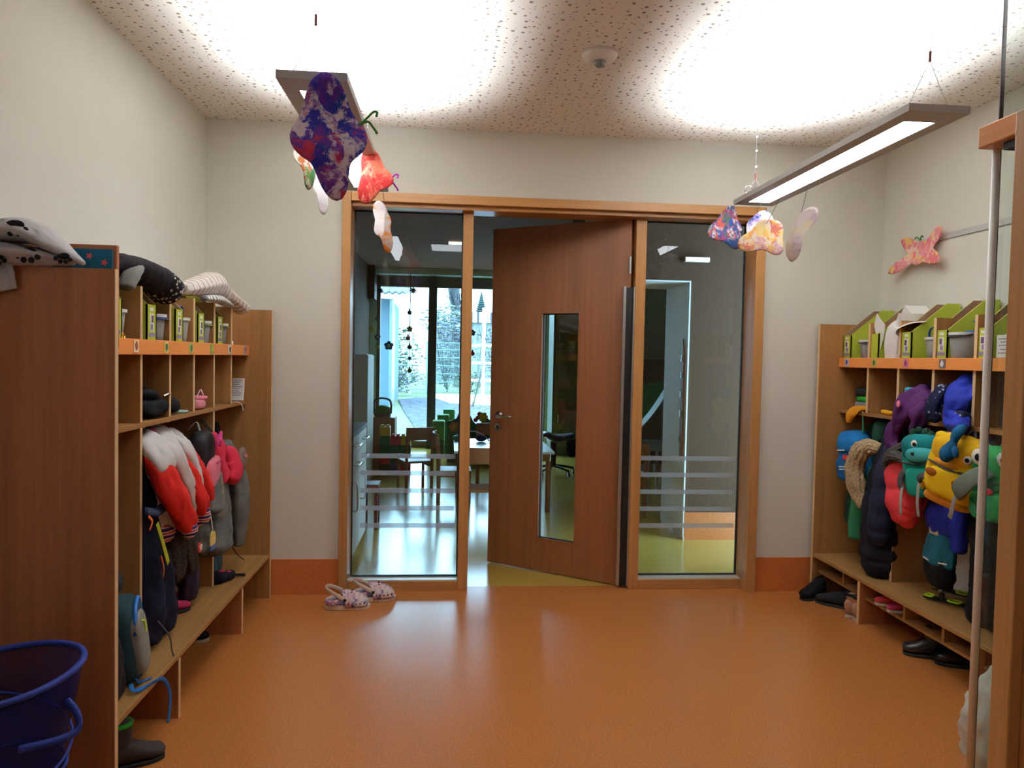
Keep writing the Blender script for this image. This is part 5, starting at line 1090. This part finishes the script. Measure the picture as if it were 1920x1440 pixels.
# ------------------------------------------------------------------ back room furniture
KG = plain('pale_grey_kitchen_front', (190, 188, 184), .45, var=.02); BEECH = wood('brown_beech', (150, 100, 62), 'z', .45); BEECHX = wood('brown_beech', (150, 100, 62), 'x', .45)
t = thing('kitchen_cabinet', (-.88, 5.0, 0), 'pale grey low cabinet with drawers and bar handles left behind the glass', 'cabinet')
MB().box(-1.19, -.62, 4.55, 5.40, .08, .86).build('cabinet_body', KG, t)
MB().box(-1.19, -.60, 4.53, 5.42, .86, .885).build('worktop', plain('dark_grey_worktop', (92, 92, 90), .3), t)
MB().box(-1.15, -.66, 4.57, 5.38, 0, .08).build('plinth', plain('grey_plinth', (110, 108, 104), .5), t)
for (ya, yb) in ((4.56, 4.97), (4.985, 5.395)):
    for za, zb in ((.74, .85), (.615, .73)):
        d = MB().box(-.62, -.604, ya, yb, za, zb).build('drawer', KG, t, bevel=.002)
        b = MB(); b.tube([(-.604, yb-.28, za+.055), (-.575, yb-.275, za+.055), (-.57, yb-.2, za+.055), (-.575, yb-.125, za+.055), (-.604, yb-.12, za+.055)], .005, 8); b.build('drawer_handle', CHROME, d, smooth=True)
    d = MB().box(-.62, -.604, ya, yb, .085, .605).build('door', KG, t, bevel=.002)
    b = MB(); b.tube([(-.604, ya+.04, .57), (-.57, ya+.04, .565), (-.565, ya+.04, .48), (-.57, ya+.04, .40), (-.604, ya+.04, .395)], .006, 8); b.build('door_handle', CHROME, d, smooth=True)
t = thing('tall_cupboard', (-1.03, 8.0, 0), 'pale tall cupboard against the left wall of the back room', 'cupboard')
MB().box(-1.19, -.86, 7.6, 8.2, 0, 1.39).build('cupboard_body', plain('pale_beech_board', (196, 182, 160), .5), t); MB().box(-.86, -.845, 7.61, 8.19, .02, 1.38).build('door', plain('pale_beech_board', (196, 182, 160), .5), t)
t = thing('brown_stool', (-.57, 5.85, 0), 'small dark brown stool beside the pale grey cabinet behind the glass', 'stool')
MB().box(-.68, -.545, 5.75, 5.95, .33, .36).build('seat', wood('dark_brown_wood', (95, 52, 38), 'x'), t, bevel=.004)
for x in (-.66, -.565):
    for y in (5.77, 5.93): MB().box(x-.014, x+.014, y-.014, y+.014, 0, .33).build('leg', wood('dark_brown_wood', (95, 52, 38), 'z'), t)
# big building bricks
BC = {'red': (190, 40, 40), 'green': (30, 95, 60), 'yellow': (205, 160, 40), 'blue': (35, 50, 110), 'dark green': (24, 62, 44)}
first = {}
def brick(x, y, z, c, label, w=.118):
    t = thing('building_brick', (x, y, z), label, 'building brick', 'big plastic building bricks by the window'); m = plain('brick_'+c.replace(' ', '_'), BC[c], .4, var=.02)
    MB().box(x-w/2, x+w/2, y-.06, y+.06, z, z+.108).build('brick_body', m, t, bevel=.004)
    b = MB()
    for sx in (-.03, .03):
        for sy in (-.03, .03): b.cyl((x+sx, y+sy, z+.108), (x+sx, y+sy, z+.128), .019, seg=14)
    b.build('stud', m, t)
def stack(x, y, cols, where):
    for i, c in enumerate(cols):
        pos = ['lowest', 'second from below', 'third from below', 'fourth from below', 'top'][min(i, 4)] if i < len(cols)-1 else 'topmost'
        brick(x, y, .11*i, c, '%s big brick, %s in the %s' % (c, pos, where))
stack(-.745, 8.6, ['dark green', 'red', 'green', 'green', 'yellow'], 'tall stack nearest the cupboard')
stack(-.625, 8.62, ['blue', 'green', 'green', 'red'], 'middle stack of bricks')
stack(-.505, 8.64, ['red', 'blue', 'green', 'yellow'], 'stack behind the wooden chair')
t = thing('toy_basket', (-.78, 9.1, .62), 'round green toy with a brown hoop handle on a wooden box', 'toy basket')
MB().sell((-.82, 9.1, .70), (.10, .1, .07), 1, 1, 24, 12).build('toy_dome', plain('leaf_green', (90, 130, 50), .6), t, smooth=True)
MB().tube([(-.93, 9.1, .66), (-.93, 9.1, .80), (-.88, 9.1, .845), (-.78, 9.1, .845), (-.725, 9.1, .80), (-.72, 9.1, .66)], .012, 8).build('handle', plain('brown_hoop', (85, 55, 45), .6), t, smooth=True)
MB().lathe([(0, 0), (.10, 0), (.11, .05), (0, .05)], (-.825, 9.1, .622), 24).build('basket_body', plain('taupe_basket', (120, 100, 85), .7), t)
tt = MB().box(-1.08, -.66, 8.95, 9.3, 0, .62).build('wooden_box', BEECH, bevel=.006); setp(tt, 'brown wooden box behind the tall brick stack', 'box')
# children's chairs
def chair():
    t = thing('childrens_chair', (0, 0, 0), 'x', 'chair', 'small wooden chairs in the back room')
    MB().box(-.15, .15, -.15, .16, .29, .31).build('seat', BEECHX, t, bevel=.006)
    b = MB(); R = []
    for k in range(9):
        a = -1+k/4; x = a*.15; y = -.165-.03*(1-a*a); R.append([(x, y, .53-.012*a*a), (x, y-.014, .53-.012*a*a), (x, y-.02, .66), (x, y-.006, .66)])
    b.rings(R).build('backrest', BEECHX, t)
    for x, y, h in ((-.135, .14, .29), (.135, .14, .29), (-.135, -.15, .62), (.135, -.15, .62)):
        MB().limb([(x, y, 0.001), (x, y*(1.0), .3), (x, y-(.02 if y < 0 else 0), h)] if y < 0 else [(x, y, .001), (x, y, .15), (x, y, h)], [(.018, .014)]*3, seg=10, rnd=False, box=.6).build('leg', BEECH, t)
    b = MB(); b.box(-.135, -.117, -.14, .13, .245, .285); b.box(.117, .135, -.14, .13, .245, .285); b.box(-.12, .12, .125, .14, .245, .285); b.build('seat_frame', BEECH, t)
    return t
c0 = chair()
spots_ = [((-.345, 7.55), 0.35, 'small wooden chair standing alone in front of the brick stacks'), ((.27, 5.95), 0.05, 'small wooden chair with its back to us in front of the white table'), ((.06, 6.95), -PI/2, 'small wooden chair at the left end of the white table'), ((.45, 7.75), PI, 'small wooden chair on the far side of the white table'), ((1.55, 6.3), .3, 'small wooden chair far right in the opening under the frosted stripes')]
for i, ((x, y), rz, lb) in enumerate(spots_):
    o = c0 if i == 0 else copy_tree(c0); o.location = (x, y, 0); o.rotation_euler.z = rz; o['label'] = lb
t = thing('white_table', (.5, 6.9, 0), 'white topped children\'s table behind the open door gap', 'table')
MB().box(.05, .95, 6.38, 7.4, .528, .55).build('tabletop', plain('white_laminate', (225, 228, 228), .25), t, bevel=.004)
MB().box(.09, .91, 6.42, 7.36, .46, .528).build('apron', BEECHX, t)
for x in (.10, .90):
    for y in (6.44, 7.34): MB().cyl((x, y, 0), (x, y, .46), .024).build('leg', BEECH, t)
t = thing('headphones', (.22, 7.1, .551), 'dark round headphones lying on the white table', 'headphones')
b = MB(); b.sell((.16, 7.1, .592), (.055, .05, .04)); b.sell((.32, 7.12, .588), (.055, .05, .036)); b.build('ear_cup', plain('indigo_foam', (38, 36, 60), .8), t, smooth=True)
MB().tube([(.14, 7.1, .62), (.2, 7.08, .655), (.28, 7.08, .65), (.36, 7.1, .60), (.40, 7.1, .56)], .006, 8).build('band', plain('silver_band', (180, 180, 190), .4), t)
for i, (x, y, c, n) in enumerate(((.07, 7.2, (60, 150, 110), 'green'), (.10, 7.32, (50, 80, 170), 'blue'), (.15, 7.25, (90, 60, 60), 'brown'))):
    tt = MB().sell((x, y, .575), (.035, .03, .024), .7, .7, 16, 10).build('small_toy', plain('toy_'+n+'_%d' % i, c, .5), smooth=True); setp(tt, 'small %s toy on the far left corner of the white table' % n, 'toy')
# green foam blocks
for i, (x, y, zz, c, lb) in enumerate(((-.14, 10.05, .50, (82, 138, 60), 'tall green foam block, nearest by the window post'), (-.08, 10.35, .56, (70, 150, 90), 'green foam block behind the nearest one'), (-.0, 10.6, .62, (90, 190, 140), 'pale green foam block furthest back by the window'))):
    t = thing('foam_block', (x, y, 0), lb, 'foam block', 'green foam blocks by the window')
    MB().box(x-.085, x+.085, y-.12, y+.12, .245, zz).build('upper_cushion', plain('foam_a%d' % i, c, .7), t, bevel=.02); MB().box(x-.085, x+.085, y-.12, y+.12, 0, .243).build('lower_cushion', plain('foam_b%d' % i, tuple(int(v*.7) for v in c), .7), t, bevel=.015)
t = thing('green_play_panel', (.4, 9.5, 0), 'dark green wavy play panel with flowers beyond the white table', 'play panel')
prof = [(-.02, .0), (1.0, .0), (1.0, .5), (.9, .55), (.8, .5), (.7, .52), (.56, .54), (.5, .59), (.45, .56), (.40, .50), (.36, .50), (.32, .54), (.28, .62), (.2, .66), (.13, .65), (.10, .58), (.04, .545), (-.02, .54)]
MB().prism([(a, b_) for a, b_ in prof], .03, 'y', 9.5).build('panel', plain('deep_green_board', (25, 90, 45), .6), t, bevel=.003)
for (x, z, c) in ((.07, .47, (200, 120, 50)), (.445, .60, (205, 185, 60))):
    b = MB(); [b.sell((x+.042*math.cos(a), 9.488, z+.042*math.sin(a)), (.026, .008, .026), nu=12, nv=8) for a in [2*PI*k/6 for k in range(6)]]; b.build('flower_petals', plain('petal_%d' % c[0], c, .6), t, smooth=True)
    MB().sell((x, 9.482, z), (.022, .008, .022)).build('flower_centre', plain('centre_y', (220, 200, 60), .6), t, smooth=True)
b = MB(); [b.sell((.38+dx, 9.49, .59+dz), (.03, .008, .03), nu=12, nv=8) for dx, dz in ((0, 0), (.02, .05), (-.03, -.03))]; b.build('red_blossom', plain('blossom_red', (185, 50, 60), .6), t, smooth=True)
# saddle stool
t = thing('saddle_stool', (1.26, 8.6, 0), 'black saddle stool on castors seen through the door glass', 'stool')
MB().limb([(1.08, 8.6, .43), (1.15, 8.6, .475), (1.27, 8.6, .43), (1.40, 8.6, .44), (1.50, 8.6, .47)], [(.06, .022), (.12, .035), (.16, .05), (.15, .045), (.10, .03)], ref=(0, 1, 0), seg=24).build('saddle_seat', plain('black_vinyl', (20, 22, 34), .35), t, smooth=True)
MB().cyl((1.26, 8.6, .10), (1.26, 8.6, .40), .03, .04).build('gas_column', BLACKP, t)
for k in range(5):
    a = 2*PI*k/5+.3; e = (1.26+.27*math.cos(a), 8.6+.27*math.sin(a), .06)
    l = MB().limb([(1.26, 8.6, .10), (1.26+.14*math.cos(a), 8.6+.14*math.sin(a), .085), e], [(.018, .014), (.016, .012), (.012, .01)], ref=(0, 0, 1), seg=10).build('base_arm', BLACKP, t, smooth=True)
    MB().cyl((e[0]-.012, e[1], .026), (e[0]+.012, e[1], .026), .025, seg=14).build('castor', BLACKP, l)
t = thing('patterned_cushion', (1.44, 8.3, .1), 'dark speckled cushion hanging at the saddle stool', 'cushion')
MB().sell((1.47, 8.45, .33), (.08, .03, .10), .5, .6, 24, 14, .05, 10).build('cushion_body', spots('indigo_speckle', (28, 30, 56), (120, 125, 150), 60, .25, 2), t, smooth=True)
# cupboards at the window wall
t = thing('tall_cabinet', (1.75, 10.4, 0), 'tall dark olive cabinet beside the window seen through the door glass', 'cabinet')
OLV = plain('dark_olive_front', (112, 104, 74), .5, var=.05)
MB().box(1.47, 2.1, 10.25, 10.75, 0, 2.35).build('cabinet_body', plain('olive_side', (86, 92, 70), .5), t)
for za, zb in ((.12, 1.52), (1.53, 2.33)):
    d = MB().box(1.50, 2.08, 10.232, 10.25, za, zb).build('door', OLV, t, bevel=.002)
    MB().cyl((1.55, 10.21, za+.35 if za < 1 else za+.1), (1.55, 10.21, za+.47 if za < 1 else za+.2), .008).build('door_handle', CHROME, d)
b = MB(); b.box(1.66, 2.0, 10.226, 10.231, 1.62, 1.75); b.build('orange_poster', plain('orange_poster', (150, 105, 55), .8), t)
b = MB(); b.box(1.62, 1.9, 10.226, 10.231, 1.95, 2.28); b.build('grey_poster', plain('grey_poster', (128, 125, 108), .8), t)
t = thing('low_sideboard', (2.9, 10.6, 0), 'long olive brown sideboard below the teal wall in the right opening', 'sideboard')
MB().box(2.2, 3.58, 10.35, 10.95, 0, 1.40).build('sideboard_body', plain('olive_brown_board', (104, 94, 70), .5, var=.05), t)
for k in range(3): MB().box(2.22+.455*k, 2.66+.455*k, 10.335, 10.35, .05, 1.38).build('door', plain('olive_brown_board', (104, 94, 70), .5), t, bevel=.003)
# green hanging cloth and table in the opening at the right
t = thing('green_canopy', (2.0, 7.2, .6), 'sloping bright green play canopy with pale edge behind the right pane', 'canopy')
b = MB(); R = []
for k in range(13):
    u = k/12; x = 1.70+.50*u; z = .60+.55*u**1.7; R.append([(x, 7.0, z), (x, 7.5, z), (x, 7.5, z+.012), (x, 7.0, z+.012)])
b.rings(R).build('pale_edge', plain('pale_slide_edge', (170, 180, 170), .5), t)
b = MB(); R = []
for k in range(13):
    u = k/12; x = 1.66+.50*u; z = .63+.55*u**1.7; R.append([(x, 7.02, z), (x, 7.02, 1.10+.1*u), (x, 7.03, 1.10+.1*u), (x, 7.03, z)])
b.rings(R).build('green_side', plain('emerald_cloth', (30, 140, 85), .7), t)
for x, z in ((1.68, .60), (2.19, 1.15)): MB().cyl((x, 7.25, 0), (x, 7.25, z), .015).build('support_post', BEECH, t)
t = thing('grey_play_table', (2.05, 6.95, 0), 'pale grey table with small boxes beneath the green canopy', 'table')
MB().box(1.86, 2.16, 6.6, 7.3, .54, .57).build('tabletop', plain('grey_laminate', (150, 155, 155), .35), t)
MB().box(1.86, 2.16, 6.62, 7.28, .30, .32).build('lower_shelf', plain('grey_laminate', (150, 155, 155), .35), t)
for x in (1.88, 2.14):
    for y in (6.64, 7.26): MB().cyl((x, y, 0), (x, y, .54), .015).build('leg', GREYM, t)
for k in range(4):
    tt = MB().box(1.885+.07*k, 1.93+.07*k, 6.65, 6.72, .321, .40).build('small_box', plain('khaki_box', (150, 142, 100), .7), bevel=.003); setp(tt, 'small khaki box, %s in the row on the grey table shelf' % ('leftmost', 'second from left', 'third from left', 'rightmost')[k], 'box', 'small boxes on the grey table')
# wooden measuring board on the reveal
t = thing('measuring_board', (1.82, 5.55, .62), 'narrow wooden measuring board with small pegs on the pale wall end', 'measuring board')
MB().prism([(5.46, .63), (5.53, .63), (5.56, 1.50), (5.52, 1.56), (5.49, 1.46)], .022, 'x', 1.806).build('board', BEECH, t, bevel=.002)
for k, z in enumerate((.75, .95, 1.1, 1.25, 1.38)): MB().box(1.796, 1.806, 5.50, 5.52, z, z+.05).build('peg', CHROME, t)
# glowing bars added in the back room to imitate lamp reflections in the glass
for x, y, z, lb in ((.055, 8.2, H-.04, 'narrow glowing bar on the back room ceiling, left, an added lamp reflection'), (1.86, 5.40, 2.14, 'narrow glowing bar above the right opening, an added lamp reflection')):
    t = thing('reflection_bar', (x, y, z), lb, 'light')
    MB().box(x-.095, x+.095, y-.02, y+.02, z+.0, z+.04 if z > 2.3 else z+.035).build('bar_body', WHITEP, t)
    MB().box(x-.09, x+.09, y-.024, y-.02, z+.004, z+.03).build('bar_glow', emis('reflection_glow', (1, .97, .9, 1), 3.0), t)
# ---- window decorations
def deco(x, z, kind, col, where, r=.045):
    t = thing('window_ornament', (x, 10.80, z), '%s %s' % (kind, where), 'window ornament', 'ornaments hanging in the back window'); m = plain('orn_%d_%d_%d' % col, col, .6)
    if 'flower' in kind:
        b = MB(); [b.sell((x+r*.62*math.cos(a), 10.8, z+r*.62*math.sin(a)), (r*.45, .006, r*.45), nu=12, nv=8) for a in [2*PI*k/5+.3 for k in range(5)]]; b.build('petals', m, t, smooth=True)
        MB().sell((x, 10.79, z), (r*.35, .008, r*.35)).build('centre', plain('orn_centre', (190, 180, 170), .6), t, smooth=True)
    elif 'star' in kind:
        MB().prism([(x+r*(1 if k % 2 == 0 else .5)*math.cos(PI*k/8), z+r*(1 if k % 2 == 0 else .5)*math.sin(PI*k/8)) for k in range(16)], .006, 'y', 10.797).build('star_body', m, t)
    else:
        MB().sell((x, 10.8, z-.008), (r*.75, .01, r*.75)).build('round_body', m, t, smooth=True); MB().sell((x, 10.8, z+r*.75), (r*.3, .01, r*.4)).build('small_head', plain('orn_dark', (40, 40, 45), .6), t, smooth=True)
    MB().wire([(x, 10.8, z+r*.8), (x, 10.8, 2.585)], .0015).build('thread', WIRE, t)
W_ = 'hanging in the back window '
for a in ((-1.07, 1.925, 'grey beetle', (110, 105, 110), W_+'at the far left, upper'), (-1.067, 1.651, 'dark purple flower', (62, 58, 84), W_+'at the far left'), (-1.065, 1.518, 'yellow heart', (190, 180, 70), W_+'below the dark purple flower'), (-.902, 1.529, 'bright blue flower', (30, 120, 200), W_+'left of the post', .065), (-1.15, 1.766, 'yellow flower', (205, 190, 90), 'hanging by the wall left of the window'),
          (-.605, 2.031, 'tiny grey beetle', (120, 110, 120), W_+'above the pale yellow flower'), (-.601, 1.78, 'pale yellow flower', (200, 200, 120), W_+'left of the post'), (-.623, 1.653, 'pink bird', (215, 110, 150), W_+'below the pale yellow flower'), (-.598, 1.52, 'grey ladybird', (90, 85, 95), W_+'in the middle string'), (-.595, 1.347, 'small slate star', (80, 95, 120), W_+'in the middle string'), (-.592, 1.173, 'yellow green heart', (150, 180, 60), W_+'lowest of the middle string'),
          (-.555, 2.346, 'dark grey star', (60, 68, 80), W_+'at the top near the post', .065), (-1.037, 2.333, 'dark grey star', (60, 68, 80), W_+'at the top left corner', .055), (.328, 1.746, 'dark blue flower', (50, 55, 90), W_+'in the door gap'), (.333, 1.445, 'red bird', (200, 60, 80), W_+'in the door gap below a flower')):
    deco(*a)
# ------------------------------------------------------------------ outdoors
st(MB().box(-30, 30, 11.2, 60, -.12, -.02).build('ground', (lambda: (lambda m: m)(plain('snowy_lawn', (102, 112, 80), .9, var=.35, vs=5, bump=.5, bs=40)))()))
st(MB().prism([(-3.0, 11.25), (8, 11.25), (8, 12.3), (-.6, 12.2), (-3, 11.9)], .03, 'z', -.02).build('ground', plain('pale_terrace', (205, 208, 205), .8)))
MULCH = plain('dark_mulch', (72, 72, 86), .95, var=.9, vs=9, bump=.8, bs=50)
st(MB().prism([(-.55, 12.7), (3.5, 12.5), (6, 15), (6, 19), (.5, 24), (-1.0, 24.5), (-1.6, 23), (-1.1, 18), (-.75, 15)], .03, 'z', -.02).build('ground', MULCH))
st(MB().prism([(-.6, 24.8), (0, 21.5), (6, 17.5), (8, 22), (8, 26.6), (-.6, 26.6)], .04, 'z', -.02).build('ground', plain('snow', (228, 232, 236), .7, var=.03)))
t = thing('mesh_fence', (0, 27, 0), 'pale green double bar mesh fence across the garden', 'fence'); FN = plain('pale_green_wire', (118, 148, 140), .5)
for i, (x0, x1) in enumerate(((-3.35, -.86), (-.80, 1.7), (1.76, 4.2))):
    b = MB()
    n = int((x1-x0)/.05)
    for k in range(n+1): xx = x0+(x1-x0)*k/n; b.box(xx-.004, xx+.004, 26.996, 27.004, .12, 1.93)
    for z in (.15, .45, .75, 1.05, 1.35, 1.65, 1.9): b.box(x0, x1, 26.99, 27.01, z-.012, z+.012)
    b.build('mesh_panel', FN, t)
for x in (-3.4, -.83, 1.73, 4.23): MB().box(x-.045, x+.045, 26.95, 27.03, -.02, 1.97).build('fence_post', FN, t)
def bush(c, r, label, m, n=900, sd=1, leaf=.06, name='garden_bush'):
    rg = random.Random(sd); t = thing(name, (c[0], c[1], -.02), label, 'bush', 'bushes behind the fence')
    b = MB()
    for i in range(n):
        while True:
            v = Vector((rg.uniform(-1, 1), rg.uniform(-1, 1), rg.uniform(-1, 1)))
            if v.length <= 1: break
        v = v*(.65+.35*v.length); p = Vector((c[0]+v.x*r[0], c[1]+v.y*r[1], c[2]+v.z*r[2]))
        q = Matrix.Rotation(rg.uniform(0, 6.28), 3, 'Z') @ Matrix.Rotation(rg.uniform(-1.2, 1.2), 3, 'X'); s = leaf*rg.uniform(.6, 1.4)
        vs = [b.bm.verts.new(p+q @ Vector(w_)) for w_ in ((-s, -s*.4, 0), (s, -s*.4, s*.1), (s, s*.4, 0), (-s, s*.4, s*.15))]; b.bm.faces.new(vs)
    b.build('foliage', m, t)
    b = MB()
    for i in range(10):
        a = rg.uniform(0, 6.28); b.wire([(c[0], c[1], -.01), (c[0]+.35*r[0]*math.cos(a), c[1]+.3*r[1]*math.sin(a), c[2]*.6), (c[0]+.8*r[0]*math.cos(a), c[1]+.8*r[1]*math.sin(a), c[2]+r[2]*.6)], .012, 5)
    b.build('twigs', plain('grey_bark', (60, 56, 56), .9), t)
LF = [plain('frosty_leaves_%d' % i, c, .8, var=.4, vs=3) for i, c in enumerate(((100, 114, 92), (94, 96, 108), (140, 148, 146)))]
bush((-2.05, 28.6, 1.3), (.95, .8, 1.3), 'frosty green bush behind the fence at the left', LF[0], 1100, 1, .07)
bush((-.1, 29.0, 1.6), (.95, .8, 1.5), 'greyish leafless bush behind the fence left of the post', LF[1], 1200, 2, .06)
bush((1.95, 29.0, 1.6), (1.05, .8, 1.5), 'grey bush behind the fence right of the post', LF[1], 1200, 3, .06)
bush((-.2, 33, 3.0), (1.2, .8, .9), 'snowy shrub top above the grey bushes', LF[2], 700, 4, .08)
bush((-2.2, 25.6, .55), (1.4, .5, .55), 'low twiggy shrub at the foot of the fence, left', LF[1], 700, 5, .05)
bush((.6, 25.9, .5), (.5, .3, .5), 'low dark green shrub in front of the fence, middle', LF[0], 450, 6, .05)
# low white wall / roof line beyond
t = thing('garden_wall', (3, 38, 0), 'long low snowy roofed wall beyond the bushes', 'wall')
MB().box(-.9, 9, 38, 38.4, -.02, 3.2).build('wall_body', plain('pale_render', (120, 124, 126), .8), t); MB().box(-1.0, 9.1, 37.8, 38.6, 3.2, 3.75).build('snowy_coping', stripes('tile_rows', [(235, 240, 245), (70, 74, 84), (200, 205, 210)], 'x', .35), t)
# white garden frame posts
t = thing('white_pergola', (1.2, 25, 0), 'white timber garden frame with rails at the right of the window view', 'pergola'); WP = plain('white_timber', (225, 232, 235), .6)
for x, z in ((1.15, 3.1), (1.9, 3.1)): MB().box(x-.06, x+.06, 25, 25.12, -.02, z).build('post', WP, t)
for z in (.55, 1.15, 1.75): MB().box(.75, 1.9, 25.02, 25.08, z, z+.09).build('rail', WP, t)
MB().box(-1.57, -1.43, 27.3, 27.42, -.02, 2.95).build('side_post', WP, t)
# leaning willow shoots
t = thing('willow_shoots', (.75, 20, 0), 'thin leaning bare willow shoots in the door gap', 'shrub')
b = MB(); rg = random.Random(4)
for k in range(12): x0 = .62+.05*rg.random(); b.wire([(x0, 20+rg.random()*.3, -.02), (x0+.15+.25*rg.random()*(k/12), 20.2, 1.0), (x0+.10+.75*k/12, 20.3, 2.2+.3*rg.random())], .006, 5)
b.build('shoots', plain('olive_twig', (76, 82, 66), .8), t)
# house with corrugated roof at left
t = thing('garden_house', (-3.2, 20.5, 0), 'pale blue house with corrugated roof at the left edge of the window', 'house')
MB().box(-5.5, -1.68, 20.2, 24, -.02, 2.95).build('house_wall', plain('pale_blue_render', (84, 106, 120), .8), t)
b = MB(); R = []
for k in range(120):
    x = -5.6+4.4*k/119; z = 3.0+.03*math.sin(k*1.3); R.append([(x, 19.2, z), (x, 24, z+.6), (x, 24, z+.66), (x, 19.2, z+.05)])
b.rings(R).build('corrugated_roof', plain('grey_roof_sheet', (60, 68, 72), .6), t)
MB().tube([(-1.62, 20.1, 2.95), (-1.60, 20.1, 2.85), (-1.56, 20.1, 2.3), (-1.55, 20.1, 0)], .045, 8).build('downpipe', GREYM, t, smooth=True)
# tree trunk and conifer
t = thing('bare_tree', (.5, 35, 0), 'big leaning bare tree trunk with thin branches above the wall', 'tree')
MB().limb([(.62, 35, -.02), (.45, 35, 2.5), (.27, 35, 3.7), (.12, 35, 4.7), (-.1, 35, 6.2)], [.36, .30, .26, .27, .3], seg=14, fold=.1).build('trunk', plain('dark_bark', (36, 38, 46), .9, var=.3, vs=12), t, smooth=True)
b = MB(); rg = random.Random(9)
for k in range(26): x = .1+rg.uniform(-.4, .7); b.wire([(x*.5+.3, 34.7, 3.2), (x, 34.6, 4.0+rg.random()*.3), (x+rg.uniform(-.3, .3), 34.6, 4.9)], .012, 5)
b.build('thin_branches', plain('pale_branch', (80, 84, 90), .8), t)
t = thing('conifer_tree', (1.9, 45, 0), 'small pointed conifer far away in the door gap', 'tree')
b = MB(); rg = random.Random(3)
for k in range(16):
    z = 3.2+2.2*k/16; r = .75*(1-k/16)+.05; b.lathe([(.02, z+.28), (r*.5, z+.08), (r, z-.05), (.02, z)], (1.88, 45, 0), 12)
b.build('branches', plain('blue_green_needles', (36, 58, 56), .9, var=.3), t); MB().cyl((1.88, 45, -.02), (1.88, 45, 3.3), .12).build('trunk', plain('dark_bark', (36, 38, 46), .9), t)
